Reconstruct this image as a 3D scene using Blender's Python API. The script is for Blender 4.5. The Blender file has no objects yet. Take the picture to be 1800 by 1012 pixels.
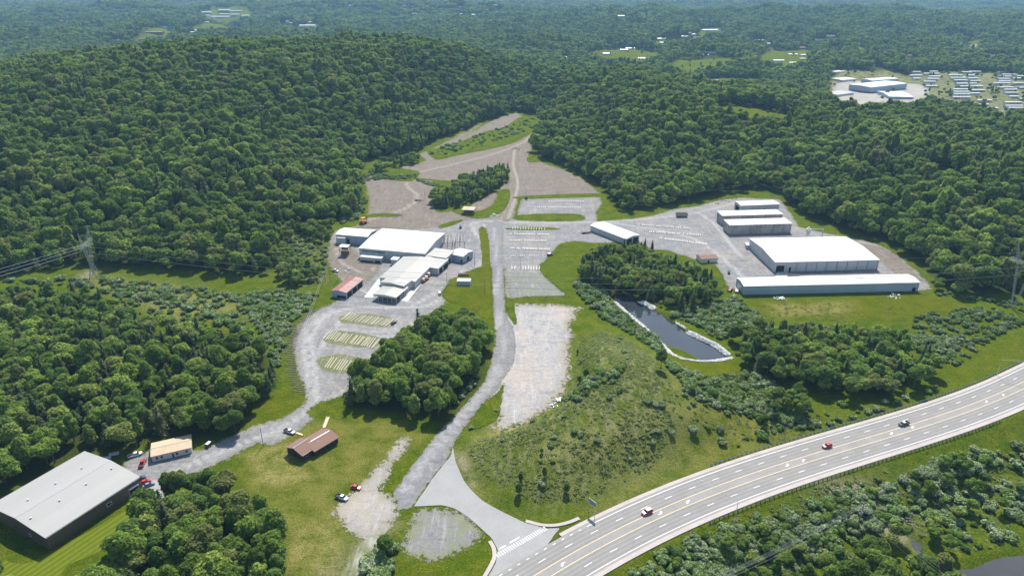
import bpy, math, random
import numpy as np
from mathutils import Vector, Matrix, geometry

# ------------------------------------------------------------------ camera, sky, sun, exposure
S = bpy.context.scene
C = S.collection
F, PITCH, CH = 1216.0, math.radians(24.0), 190.0
SP, CP = math.sin(PITCH), math.cos(PITCH)
cd = bpy.data.cameras.new("camera")
cam = bpy.data.objects.new("camera", cd); C.objects.link(cam)
cam.location = (0, 0, CH); cam.rotation_euler = (math.radians(90) - PITCH, 0, 0)
cd.sensor_width = 36.0; cd.lens = 36.0 * F / 1800.0
cd.clip_start = 1.0; cd.clip_end = 40000.0
S.camera = cam
SUN_EL, SUN_AZ = math.radians(50), math.radians(8)      # azimuth measured from +Y towards +X
W = bpy.data.worlds.new("World"); S.world = W; W.use_nodes = True
wn = W.node_tree.nodes; wl = W.node_tree.links
sky = wn.new("ShaderNodeTexSky"); sky.sky_type = 'NISHITA'; sky.sun_disc = False
sky.sun_elevation = SUN_EL; sky.sun_rotation = SUN_AZ; sky.altitude = 600; sky.air_density = 1.2; sky.dust_density = 1.5
wl.new(sky.outputs[0], wn["Background"].inputs[0]); wn["Background"].inputs[1].default_value = 0.115
sl = bpy.data.lights.new("sun", 'SUN'); sun = bpy.data.objects.new("sun", sl); C.objects.link(sun)
sl.energy = 5.0; sl.angle = math.radians(0.55); sl.color = (1.0, 0.95, 0.86)
sd_ = Vector((math.sin(SUN_AZ) * math.cos(SUN_EL), math.cos(SUN_AZ) * math.cos(SUN_EL), math.sin(SUN_EL)))
sun.rotation_euler = sd_.to_track_quat('Z', 'Y').to_euler(); sun.location = (0, 300, 400)
S.view_settings.view_transform = 'Standard'; S.view_settings.look = 'None'
S.view_settings.exposure = 0.74; S.view_settings.gamma = 1.0
S.render.engine = 'CYCLES'
cy = S.cycles
cy.use_denoising = True; cy.max_bounces = 5; cy.diffuse_bounces = 3; cy.glossy_bounces = 2
cy.transmission_bounces = 2; cy.volume_bounces = 0; cy.transparent_max_bounces = 6
cy.use_adaptive_sampling = True; cy.adaptive_threshold = 0.02
cy.caustics_reflective = False; cy.caustics_refractive = False
RNG = np.random.default_rng(11); random.seed(11)

# ------------------------------------------------------------------ terrain height
def flat(u, v, z=0.0):
    x = (u - 900) / F; y = (v - 506) / F
    dn = SP + y * CP; fw = CP - y * SP; t = (CH - z) / dn
    return (x * t, fw * t)
def fl(*p): return np.array([flat(*q) for q in p])
def seg_dist(x, y, P, closed=True):
    P = np.asarray(P, float); n = len(P); d = np.full(np.shape(x), 1e9)
    for i in range(n if closed else n - 1):
        ax, ay = P[i]; bx, by = P[(i + 1) % n]; ex, ey = bx - ax, by - ay
        t = np.clip(((x - ax) * ex + (y - ay) * ey) / (ex * ex + ey * ey + 1e-9), 0, 1)
        d = np.minimum(d, np.hypot(x - ax - t * ex, y - ay - t * ey))
    return d
def inside(x, y, P):
    P = np.asarray(P, float); n = len(P); c = np.zeros(np.shape(x), bool)
    for i in range(n):
        ax, ay = P[i]; bx, by = P[(i + 1) % n]
        if ay == by: continue
        c ^= ((ay > y) != (by > y)) & (x < (bx - ax) * (y - ay) / (by - ay) + ax)
    return c
def sdist(x, y, P):                                   # negative inside
    d = seg_dist(x, y, P); return np.where(inside(x, y, P), -d, d)
def sstep(a, b, t):
    t = np.clip((t - a) / (b - a), 0, 1); return t * t * (3 - 2 * t)

SITE = fl((-200, 505), (0, 487), (150, 468), (260, 474), (350, 482), (440, 490), (480, 478), (492, 440), (495, 402), (560, 396), (600, 392), (625, 382),
          (640, 368), (637, 330), (640, 300), (652, 283), (740, 266), (760, 250), (800, 238), (850, 215), (905, 197), (948, 203),
          (948, 228), (936, 262), (950, 280), (987, 292), (1012, 304), (1037, 319), (1060, 334), (1064, 345), (1080, 372), (1112, 374), (1200, 358),
          (1290, 338), (1340, 334), (1374, 352), (1404, 374), (1445, 394), (1482, 406), (1508, 415), (1552, 425), (1568, 434), (1584, 446),
          (1612, 466), (1636, 490), (1656, 510), (1700, 518), (1800, 520), (1990, 505), (2300, 640), (2300, 1300), (-500, 1300), (-500, 540))
POND = fl((1070, 517), (1083, 530), (1103, 549), (1131, 573), (1155, 602), (1169, 620), (1180, 637), (1197, 645), (1218, 645), (1250, 639), (1283, 630),
          (1278, 622), (1258, 606), (1234, 595), (1210, 583), (1190, 567), (1168, 553), (1150, 542), (1126, 528), (1100, 516))
RIVER = fl((1605, 910), (1630, 925), (1640, 945), (1668, 958), (1680, 968), (1720, 965), (1745, 953), (1770, 946), (1900, 935), (2100, 1000), (1900, 1300), (1730, 1100), (1700, 1000), (1655, 965), (1610, 935))
# highway centre line from the two yellow lines
_up = fl((936, 1011), (1025, 956), (1060, 944), (1130, 909), (1182, 884), (1275, 846), (1350, 821), (1455, 791), (1562, 759), (1650, 728), (1725, 700), (1800, 670))
_lo = fl((975, 1011), (1037, 975), (1095, 945), (1175, 904), (1237, 878), (1350, 836), (1477, 796), (1605, 758.5), (1700, 726), (1800, 685))
cu = np.polyfit(_up[:, 0], _up[:, 1], 3); cl_ = np.polyfit(_lo[:, 0], _lo[:, 1], 3)
def hwy_y(x):
    xs = np.clip(x, 10, 262)
    y = (np.polyval(cu, xs) + np.polyval(cl_, xs)) / 2
    g = lambda q: (np.polyval(np.polyder(cu), q) + np.polyval(np.polyder(cl_), q)) / 2
    return y + (x - xs) * g(xs)
_hx = np.arange(-110, 520, 4.0); HW = np.stack([_hx, hwy_y(_hx)], 1)
_ss = np.concatenate([[0], np.cumsum(np.hypot(*np.diff(HW, axis=0).T))])
def hw_pt(s, off=0.0):
    x = np.interp(s, _ss, HW[:, 0]); y = np.interp(s, _ss, HW[:, 1])
    x2 = np.interp(np.asarray(s) + 2, _ss, HW[:, 0]); y2 = np.interp(np.asarray(s) + 2, _ss, HW[:, 1])
    x1 = np.interp(np.asarray(s) - 2, _ss, HW[:, 0]); y1 = np.interp(np.asarray(s) - 2, _ss, HW[:, 1])
    L = np.hypot(x2 - x1, y2 - y1) + 1e-9; tx, ty = (x2 - x1) / L, (y2 - y1) / L
    return x - ty * off, y + tx * off, np.arctan2(ty, tx)          # +off is the far (upper) side
def hw_off(x, y):
    d = seg_dist(x, y, HW, False); return np.where(y > hwy_y(x), d, -d)
def hw_s(x, y):
    i = int(np.argmin(np.hypot(HW[:, 0] - x, HW[:, 1] - y))); return _ss[i]

CTRL = np.array([  # x, y, height, sigma
 (-900, 900, 58, 200), (-601, 850, 76, 140), (-523, 950, 104, 140), (-384, 1100, 104, 140), (-278, 1200, 112, 130), (-130, 1200, 108, 110),
 (-50, 1290, 70, 80), (30, 1320, 22, 80), (60, 1230, 22, 70), (130, 1100, 58, 90), (249, 1050, 56, 100), (319, 990, 38, 90), (362, 900, 30, 90), (435, 890, 26, 90),
 (519, 850, 18, 90), (622, 850, 18, 110), (250, 900, 42, 80), (150, 900, 42, 60), (-500, 1400, 15, 200), (-300, 1560, 12, 200), (-100, 1650, 10, 200),
 (200, 1450, 6, 150), (700, 1300, 2, 200), (520, 1130, 4, 100), (900, 1250, 2, 150), (420, 1250, 4, 130), (-400, 600, 30, 90), (-700, 620, 50, 140), (-300, 760, 48, 90),
 (-240, 900, 66, 90), (-260, 640, 30, 60), (-130, 1020, 62, 80), (450, 640, 30, 90), (330, 700, 30, 80), (250, 760, 34, 70), (560, 600, 26, 100), (800, 900, 12, 160), (-1300, 1300, 20, 300),
 (-1924, 3486, 42, 350), (-1300, 4100, 50, 350), (-2600, 3000, 8, 300), (-700, 2200, 12, 350), (300, 2100, 18, 350), (600, 2900, 46, 260), (1200, 2800, 50, 260), (1900, 2700, 46, 300),
 (1100, 2100, 8, 300), (900, 3800, 5, 400), (2200, 3800, 5, 400), (-1673, 4282, 2, 300), (400, 1750, 6, 200), (1000, 1650, 10, 200)], float)
def fnoise(x, y):
    r = 0.0
    for k, (w, a, p) in enumerate([(1500, 1.0, .3), (900, .8, 1.7), (520, .5, 2.9), (300, .28, 4.1), (150, .1, 5.3)]):
        c, s = math.cos(p), math.sin(p); X = (x * c - y * s) * 2 * math.pi / w; Y = (x * s + y * c) * 2 * math.pi / w
        r = r + a * np.sin(X + 1.3 * np.sin(Y * .7 + k)) * np.cos(Y + 1.1 * np.sin(X * .6))
    return r
def hill(x, y):
    num = 0.06 * (24 + 20 * fnoise(x, y)); den = 0.06
    for cx, cy_, h, s in CTRL:
        w = np.exp(-((x - cx) ** 2 + (y - cy_) ** 2) / (2 * s * s)); num = num + w * h; den = den + w
    return num / den + (fnoise(x * 2.3, y * 2.3) * (2.5 + 13 * sstep(1500, 2600, y))) + sstep(4600, 8000, y) * (120 + 110 * fnoise(x * .9 + 900, y * .6)) + 34 * sstep(1700, 2600, y) * np.maximum(0, np.sin(y / 260 + 1.2 * np.sin(x / 700) + .8)) ** 2
MND = [(flat(1085, 672), 30, 10.5), (flat(1130, 735), 28, 8.0), (flat(985, 795), 24, 6.5)]
def site_h(x, y):
    h = np.zeros(np.shape(x))
    for (cx, cy_), s, a in MND:
        h = h + a * np.exp(-((x - cx) ** 2 + (y - cy_) ** 2) / (2 * s * s))
    o = hw_off(x, y)
    h = h * sstep(12, 40, o)
    h = h * sstep(0, 14, sdist(x, y, PADZ))
    h = h - 3.0 * (1 - sstep(-3, 1, sdist(x, y, POND)))
    low = np.where(o < 0, np.clip((-o - 13.5) * .30, 0, 7.0), 0)
    h = h - low
    h = h - 2.5 * (1 - sstep(-5, 4, sdist(x, y, RIVER)))
    return h
PADZ = fl((893, 531), (1020, 536), (1022, 548), (1008, 573), (1015, 600), (1005, 665), (1000, 690), (985, 705), (930, 745), (855, 756), (800, 770), (790, 830), (860, 910), (920, 930), (700, 1000), (700, 700), (860, 640))
def height(x, y):
    x = np.asarray(x, float); y = np.asarray(y, float)
    d = sdist(x, y, SITE)
    out = d > 0; h = np.zeros(np.shape(x))
    if out.any():
        h[out] = (hill(x[out], y[out]) * sstep(0, 170, d[out]))
    ins = ~out
    if ins.any(): h[ins] = site_h(x[ins], y[ins])
    return h
def hz(x, y): return float(height(np.array([x]), np.array([y]))[0])
_T = np.geomspace(150, 16000, 900)
def at(u, v, dz=0.0):
    """point of the terrain (raised by dz) seen at photo pixel u,v"""
    x = (u - 900) / F; y = (v - 506) / F; dn = SP + y * CP; fw = CP - y * SP
    g = CH - _T * dn - dz - height(x * _T, fw * _T); k = np.argmax(g < 0)
    if k == 0: k = len(_T) - 1
    t = _T[k - 1] + (_T[k] - _T[k - 1]) * g[k - 1] / (g[k - 1] - g[k] + 1e-9)
    return (x * t, fw * t)
def px(x, y, z):                                     # world -> photo pixel
    yc = (y * CP - (z - CH) * SP); u = 900 + F * x / yc; v = 506 + F * (-(z - CH) * CP - y * SP) / yc
    return u, v
def ats(*p): return np.array([at(*q) for q in p])

# ------------------------------------------------------------------ materials
def new_mat(name):
    m = bpy.data.materials.new(name); m.use_nodes = True; return m
class N:
    def __init__(s, m): s.t = m.node_tree; s.b = s.t.nodes["Principled BSDF"]
    def n(s, typ, **k):
        o = s.t.nodes.new(typ)
        for a, b in k.items():
            if isinstance(a, str) and hasattr(o, a): setattr(o, a, b)
        return o
    def l(s, a, b): s.t.links.new(a, b)
    def pos(s): return s.n("ShaderNodeNewGeometry").outputs["Position"]
    def noise(s, scale, vec=None, detail=4, rough=.6, stretch=None, rot=0):
        o = s.n("ShaderNodeTexNoise"); o.inputs["Scale"].default_value = scale; o.inputs["Detail"].default_value = detail
        o.inputs["Roughness"].default_value = rough
        v = vec or s.pos()
        if stretch:
            mp = s.n("ShaderNodeMapping"); mp.inputs["Scale"].default_value = stretch; mp.inputs["Rotation"].default_value = (0, 0, rot); s.l(v, mp.inputs[0]); v = mp.outputs[0]
        s.l(v, o.inputs["Vector"]); return o.outputs["Fac"]
    def ramp(s, f, a, b, c0=0.0, c1=1.0):
        o = s.n("ShaderNodeMapRange"); o.inputs[1].default_value = a; o.inputs[2].default_value = b; o.inputs[3].default_value = c0; o.inputs[4].default_value = c1
        o.clamp = True; s.l(f, o.inputs[0]); return o.outputs[0]
    def mix(s, f, a, b):
        o = s.n("ShaderNodeMix", data_type='RGBA')
        for v, i in ((f, 0), (a, 6), (b, 7)):
            if isinstance(v, tuple): o.inputs[i].default_value = (*v, 1)
            elif isinstance(v, (int, float)): o.inputs[i].default_value = v
            else: s.l(v, o.inputs[i])
        return o.outputs[2]
    def math(s, op, a, b=0.0):
        o = s.n("ShaderNodeMath", operation=op)
        for v, i in ((a, 0), (b, 1)):
            if isinstance(v, (int, float)): o.inputs[i].default_value = v
            else: s.l(v, o.inputs[i])
        return o.outputs[0]
    def attr(s, name):
        o = s.n("ShaderNodeAttribute"); o.attribute_name = name; return o.outputs["Fac"]
    def bump(s, f, strength=.5, dist=.2):
        o = s.n("ShaderNodeBump"); o.inputs["Strength"].default_value = strength; o.inputs["Distance"].default_value = dist
        s.l(f, o.inputs["Height"]); s.l(o.outputs[0], s.b.inputs["Normal"])
    def out(s, col, rough=.9, spec=.2, metal=0):
        if isinstance(col, tuple): s.b.inputs["Base Color"].default_value = (*col, 1)
        else: s.l(col, s.b.inputs["Base Color"])
        s.b.inputs["Roughness"].default_value = rough; s.b.inputs["Specular IOR Level"].default_value = spec; s.b.inputs["Metallic"].default_value = metal
def simple(name, c, rough=.7, spec=.3, var=.15, scale=1.0, metal=0):
    m = new_mat(name); n = N(m); f = n.noise(scale, detail=3)
    n.out(n.mix(n.ramp(f, .3, .7), tuple(x * (1 - var) for x in c), tuple(min(1, x * (1 + var)) for x in c)), rough, spec, metal); return m
MAT = {}
def ground_mat():
    m = new_mat("grass_ground"); n = N(m)
    big = n.noise(.018, detail=5); mid = n.noise(.11, detail=5, rough=.65); fine = n.noise(.6, detail=5, rough=.8); tiny = n.noise(1.5, detail=3, rough=.8)
    c = n.mix(n.ramp(mid, .4, .6), (.06, .105, .005), (.135, .155, .012))
    c = n.mix(n.ramp(big, .4, .66, 0, .6), c, (.10, .15, .01))
    c = n.mix(n.math('MULTIPLY', n.ramp(fine, .48, .66), .8), c, (.032, .055, .002))
    lawn = n.attr("lawn"); dry = n.attr("dry"); rough = n.attr("rough"); woods = n.attr("woods"); bare = n.attr("bare")
    cl = n.mix(n.ramp(mid, .38, .62), (.085, .112, .003), (.135, .142, .008))
    cl = n.mix(n.ramp(fine, .45, .68, 0, .65), cl, (.06, .085, .003))
    c = n.mix(lawn, c, cl)
    cr = n.mix(n.ramp(n.noise(.3, detail=5, rough=.7, stretch=(1, .35, 1), rot=.6), .42, .6), (.065, .10, .01), (.23, .235, .105))
    cr = n.mix(n.ramp(mid, .5, .68), cr, (.08, .12, .010))
    cr = n.mix(n.ramp(fine, .52, .7, 0, .7), cr, (.25, .225, .135))
    c = n.mix(rough, c, cr)
    dm = n.math('MULTIPLY', dry, n.ramp(n.math('ADD', n.math('MULTIPLY', fine, .55), n.math('MULTIPLY', mid, .5)), .42, .62))
    c = n.mix(dm, c, (.33, .28, .11))
    c = n.mix(n.math('MULTIPLY', bare, n.ramp(n.math('ADD', mid, n.math('MULTIPLY', fine, .3)), .5, .72)), c, (.36, .30, .24))
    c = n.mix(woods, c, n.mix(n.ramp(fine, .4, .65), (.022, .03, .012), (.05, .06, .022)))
    c = n.mix(n.ramp(tiny, .38, .58, .55, 0), c, (.022, .035, .003)); t2 = n.noise(1.4, detail=3, rough=.8); c = n.mix(n.ramp(t2, .52, .68, 0, .4), c, (.17, .19, .022))
    n.out(c, 1.0, 0.0); n.bump(n.math('ADD', fine, n.math('MULTIPLY', tiny, .6)), .9, .9); ragged(n); return m
def gravel_mat(name, a, b, weeds=0.0, warm=(.36, .31, .26), warmth=.25, track=(.52, .52, .52), edge=(.17, .17, .08)):
    m = new_mat(name); n = N(m)
    big = n.noise(.03, detail=5, rough=.6); mid = n.noise(.12, detail=7, rough=.72); fine = n.noise(.48, detail=6, rough=.85)
    lin = n.noise(.42, detail=4, rough=.7, stretch=(1, .12, 1), rot=.3); lin2 = n.noise(.35, detail=4, rough=.7, stretch=(.15, 1, 1), rot=-.35); crk = n.noise(.09, detail=8, rough=.75)
    c = n.mix(n.ramp(mid, .32, .68), a, b)
    c = n.mix(n.math('MULTIPLY', n.ramp(big, .45, .7), warmth * 2), c, warm)
    c = n.mix(n.ramp(lin, .52, .68, 0, .4), c, track); c = n.mix(n.ramp(lin2, .54, .68, 0, .55), c, tuple(x * .6 for x in a))
    c = n.mix(n.ramp(n.math('ABSOLUTE', n.math('SUBTRACT', crk, .5)), 0, .012, .35, 0), c, tuple(x * .45 for x in a))
    c = n.mix(n.math('MULTIPLY', n.attr("track"), n.ramp(fine, .3, .6, .4, 1)), c, track)
    if weeds: c = n.mix(n.math('MULTIPLY', n.ramp(n.math('ADD', n.math('MULTIPLY', mid, .7), n.math('MULTIPLY', fine, .45)), .55, .66), weeds), c, (.14, .17, .06))
    e = n.attr("edge"); c = n.mix(n.math('MULTIPLY', e, n.ramp(mid, .35, .6)), c, edge)
    c = n.mix(n.ramp(fine, .38, .62, .45, 0), c, tuple(x * .5 for x in a)); sp_ = n.noise(3.2, detail=2); c = n.mix(n.ramp(sp_, .55, .7, 0, .4), c, tuple(min(1, x * 1.5) for x in b))
    n.out(c, .92, .1); n.bump(fine, .5, .15); ragged(n); return m
def ragged(n, lo=.25, hi=.95):
    """fray the rim of a cover sheet so that what lies below shows through"""
    e = n.attr("edge"); f = n.math('ADD', n.math('MULTIPLY', n.noise(.45, detail=5, rough=.75), .75), n.math('MULTIPLY', n.noise(1.7, detail=2), .25))
    hole = n.math('GREATER_THAN', e, n.ramp(f, .36, .62, lo, hi + .3)); t = n.n("ShaderNodeBsdfTransparent"); mx = n.n("ShaderNodeMixShader")
    n.l(hole, mx.inputs[0]); n.l(n.b.outputs[0], mx.inputs[1]); n.l(t.outputs[0], mx.inputs[2]); n.l(mx.outputs[0], n.t.nodes["Material Output"].inputs[0])
def asphalt_mat(name, c0, c1):
    m = new_mat(name); n = N(m)
    mid = n.noise(.12, detail=5); fine = n.noise(1.8, detail=3, rough=.8); ln = n.attr("lane"); pt = n.noise(.05, detail=2)
    c = n.mix(n.ramp(mid, .3, .7), c0, c1); c = n.mix(n.math('MULTIPLY', ln, .5), c, tuple(x * .62 for x in c0))
    c = n.mix(n.ramp(fine, .4, .7, 0, .25), c, tuple(x * .6 for x in c0))
    c = n.mix(n.ramp(pt, .62, .64, 0, .25), c, tuple(x * .8 for x in c0))
    cr = n.noise(.22, detail=7, rough=.7); c = n.mix(n.ramp(n.math('ABSOLUTE', n.math('SUBTRACT', cr, .5)), 0, .006, .4, 0), c, tuple(x * .4 for x in c0))
    n.out(c, .85, .25); return m
def leaf_mat(name, cols, trans=.3, spread=.35):
    m = new_mat(name); n = N(m); r = n.n("ShaderNodeObjectInfo").outputs["Random"]
    cr = n.n("ShaderNodeValToRGB"); cr.color_ramp.interpolation = 'LINEAR'
    while len(cr.color_ramp.elements) < len(cols): cr.color_ramp.elements.new(.5)
    for i, c in enumerate(cols):
        cr.color_ramp.elements[i].position = i / (len(cols) - 1); lu = .3 * c[0] + .6 * c[1] + .1 * c[2]; cr.color_ramp.elements[i].color = (*[(q * .82 + lu * .14) * 1.1 for q in c], 1)
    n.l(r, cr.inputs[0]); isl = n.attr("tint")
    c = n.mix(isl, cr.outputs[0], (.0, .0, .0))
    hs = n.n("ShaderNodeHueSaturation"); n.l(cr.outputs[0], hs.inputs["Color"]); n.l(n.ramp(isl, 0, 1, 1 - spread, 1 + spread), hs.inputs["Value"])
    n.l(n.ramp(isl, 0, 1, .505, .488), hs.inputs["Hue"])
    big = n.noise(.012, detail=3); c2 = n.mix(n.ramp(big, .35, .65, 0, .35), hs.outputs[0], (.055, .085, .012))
    n.out(c2, .7, .1)
    tr = n.n("ShaderNodeBsdfTranslucent"); n.l(n.mix(.35, c2, (.20, .32, .01)), tr.inputs[0])
    mx = n.n("ShaderNodeMixShader"); mx.inputs[0].default_value = trans; n.l(n.b.outputs[0], mx.inputs[1]); n.l(tr.outputs[0], mx.inputs[2])
    n.l(mx.outputs[0], n.t.nodes["Material Output"].inputs[0]); return m
def sheet_metal(name, c, rib=1.2, axis=0, rough=.5, dirt=(.3, .28, .24), dirty=.25, spec=.3):
    """ribbed metal panel with seams and grime, in object space"""
    m = new_mat(name); n = N(m); tc = n.n("ShaderNodeTexCoord").outputs["Object"]
    sp = n.n("ShaderNodeSeparateXYZ"); n.l(tc, sp.inputs[0]); ax = sp.outputs[axis]
    fr = n.math('FRACT', n.math('MULTIPLY', ax, 1 / rib)); seam = n.math('LESS_THAN', fr, .1)
    pid = n.math('FLOOR', n.math('MULTIPLY', ax, 1 / (rib * 5))); wn_ = n.n("ShaderNodeTexWhiteNoise", noise_dimensions='1D'); n.l(pid, wn_.inputs["W"])
    col = n.mix(n.math('MULTIPLY', wn_.outputs["Value"], .16), c, tuple(x * .6 for x in c))
    st = n.noise(.5, tc, detail=5, rough=.7, stretch=(1, 1, .18)); col = n.mix(n.ramp(st, .45, .75, 0, dirty), col, dirt)
    bg = n.noise(.08, tc, detail=4); col = n.mix(n.ramp(bg, .4, .7, 0, dirty * .7), col, dirt)
    col = n.mix(n.math('MULTIPLY', seam, .22), col, tuple(x * .4 for x in c))
    n.out(col, rough, spec); n.bump(seam, .35, .05); return m
def glass_mat():
    m = new_mat("dark_glass"); n = N(m); n.out((.02, .025, .03), .12, .6); return m
def water_mat(name, c, rough=.06):
    m = new_mat(name); n = N(m); f = n.noise(.5, detail=4); g = n.noise(.03, detail=3)
    n.out(n.mix(n.ramp(g, .35, .65), c, tuple(x * 1.6 for x in c)), rough, .5); n.bump(f, .08, .05); return m
G = MAT
G['ground'] = ground_mat()
G['gravel'] = gravel_mat("grey_gravel", (.155, .154, .158), (.255, .252, .254), warmth=.25, track=(.37, .362, .35))
G['gravel2'] = gravel_mat("weedy_gravel", (.155, .157, .16), (.25, .25, .255), weeds=.75, warmth=.12)
G['weedsoil'] = gravel_mat("weedy_soil", (.10, .115, .04), (.19, .18, .11), weeds=.9, warmth=.1)
G['dirt'] = gravel_mat("pinkish_dirt", (.135, .105, .095), (.215, .172, .156), weeds=.35, warm=(.19, .175, .165), track=(.36, .32, .285))
G['pad'] = gravel_mat("old_concrete_pad", (.235, .232, .24), (.41, .39, .38), weeds=.15, warm=(.42, .355, .31), warmth=.6, edge=(.22, .18, .08))
G['lot'] = gravel_mat("pale_gravel_lot", (.26, .24, .225), (.375, .345, .325), weeds=.3, warm=(.48, .40, .34), warmth=.3)
G['apron'] = asphalt_mat("pale_concrete", (.255, .252, .25), (.29, .286, .283))
G['roadgrey'] = gravel_mat('grey_access_gravel', (.16, .16, .167), (.215, .215, .222), warmth=.1, track=(.31, .308, .305))
G['asphalt'] = asphalt_mat("worn_asphalt", (.222, .214, .206), (.262, .254, .244))
G['shoulder'] = asphalt_mat("pink_concrete_curb", (.36, .315, .295), (.42, .375, .35))
G['white'] = simple("white_road_paint", (.78, .78, .76), var=.06); G['yellow'] = simple("yellow_road_paint", (.72, .55, .26), var=.08)
G['concrete'] = simple("concrete", (.48, .46, .43), scale=.6)
G['steel'] = simple("galvanised_steel", (.42, .43, .44), .45, .5); G['rust'] = simple("rusty_steel", (.18, .12, .09), .8)
G['wood'] = simple("weathered_timber", (.33, .28, .21)); G['darkwood'] = simple("dark_timber", (.13, .11, .09)); G['pole'] = simple("pole_wood", (.2, .17, .14))
G['bark'] = simple("bark", (.11, .09, .07)); G['black'] = simple("black_rubber", (.02, .02, .02), .7); G['glass'] = glass_mat()
G['wroof'] = sheet_metal("white_metal_roof", (.54, .54, .53), 1.2, 0, .45, dirty=.14); G['groof'] = sheet_metal("grey_metal_roof", (.32, .315, .295), 1.2, 0, .5, dirty=.3)
G['lroof'] = sheet_metal("light_grey_metal_roof", (.32, .315, .305), .9, 1, .5, dirty=.25)
G['wwall'] = sheet_metal("white_metal_wall", (.52, .53, .53), .9, 0, .6, (.22, .2, .17), .3); G['bwall'] = sheet_metal("blue_grey_metal_wall", (.36, .43, .50), .9, 0, .6, dirty=.15)
G['brwall'] = sheet_metal("brown_metal_wall", (.13, .095, .07), .9, 0, .6, (.08, .07, .06), .3); G['dwall'] = sheet_metal("stained_wall", (.46, .44, .41), 4.6, 0, .8, (.12, .09, .07), .75)
G['redroof'] = sheet_metal("red_metal_roof", (.22, .075, .06), .8, 0, .5, (.3, .2, .17), .35); G['brroof'] = sheet_metal("brown_shingle_roof", (.20, .115, .085), .35, 1, .8, (.16, .1, .08), .4)
G['tanroof'] = sheet_metal("tan_metal_roof", (.42, .32, .215), 1.0, 0, .6, (.7, .55, .35), .3); G['housewall'] = simple("dark_brown_boards", (.055, .035, .03), .8)
G['cream'] = simple("cream_siding", (.62, .60, .55), scale=3); G['plank'] = simple("new_yellow_planks", (.62, .52, .30)); G['dark'] = simple("dark_opening", (.015, .015, .015), .9)
G['wpaint'] = simple("white_paint", (.74, .75, .76), .35, .5, .04); G['rpaint'] = simple("red_paint", (.45, .02, .035), .3, .6, .04); G['kpaint'] = simple("black_paint", (.025, .027, .03), .3, .6, .04)
G['gpaint'] = simple("grey_blue_paint", (.16, .2, .25), .3, .5, .04); G['opaint'] = simple("orange_paint", (.6, .2, .06), .5); G['lens'] = simple("headlight_lens", (.7, .7, .68), .15, .6)
G['tail'] = simple("tail_lamp", (.4, .02, .02), .2, .5)
G['rock'] = simple("white_riprap", (.66, .64, .60), .9, .2, .25, .8); G['signback'] = simple("sign_aluminium", (.20, .24, .25), .4, .5)
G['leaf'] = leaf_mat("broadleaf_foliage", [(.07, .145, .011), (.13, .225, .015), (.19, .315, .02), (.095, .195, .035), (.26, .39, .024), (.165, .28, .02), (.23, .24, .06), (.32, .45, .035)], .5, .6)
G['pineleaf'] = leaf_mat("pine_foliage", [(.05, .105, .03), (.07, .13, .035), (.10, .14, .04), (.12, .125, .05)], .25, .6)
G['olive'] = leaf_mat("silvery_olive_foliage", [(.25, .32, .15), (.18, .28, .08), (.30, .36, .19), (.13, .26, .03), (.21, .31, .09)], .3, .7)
G['weed'] = leaf_mat("weed_foliage", [(.18, .26, .04), (.23, .28, .06), (.30, .30, .13), (.14, .23, .03), (.34, .32, .17)], .45, .4)
# ------------------------------------------------------------------ mesh and object helpers
def mesh_np(name, V, Fc, mats, mi=None, smooth=False, attrs=None):
    me = bpy.data.meshes.new(name); me.from_pydata([tuple(map(float, v)) for v in V] if not isinstance(V, np.ndarray) else V.tolist(), [], Fc if isinstance(Fc, list) else Fc.tolist())
    for m in (mats if isinstance(mats, (list, tuple)) else [mats]): me.materials.append(m)
    if mi is not None: me.polygons.foreach_set("material_index", np.asarray(mi, dtype=np.int32))
    if smooth: me.polygons.foreach_set("use_smooth", np.ones(len(me.polygons), bool))
    for k, a in (attrs or {}).items():
        at_ = me.attributes.new(k, 'FLOAT', 'POINT'); at_.data.foreach_set("value", np.asarray(a, dtype=np.float32))
    me.update(); return me
def link(name, me, parent=None, loc=None, rz=0.0, **tags):
    o = bpy.data.objects.new(name, me); C.objects.link(o)
    if parent: o.parent = parent
    if loc is not None: o.location = loc
    o.rotation_euler[2] = rz
    for k, v in tags.items(): o[k] = v
    return o
def thing(name, label, cat, loc, rz=0.0, group=None):
    o = link(name, None, None, loc, rz, label=label, category=cat)
    o.empty_display_size = .5
    if group: o["group"] = group
    return o
def struct(name, me): return link(name, me, kind="structure")
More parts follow.
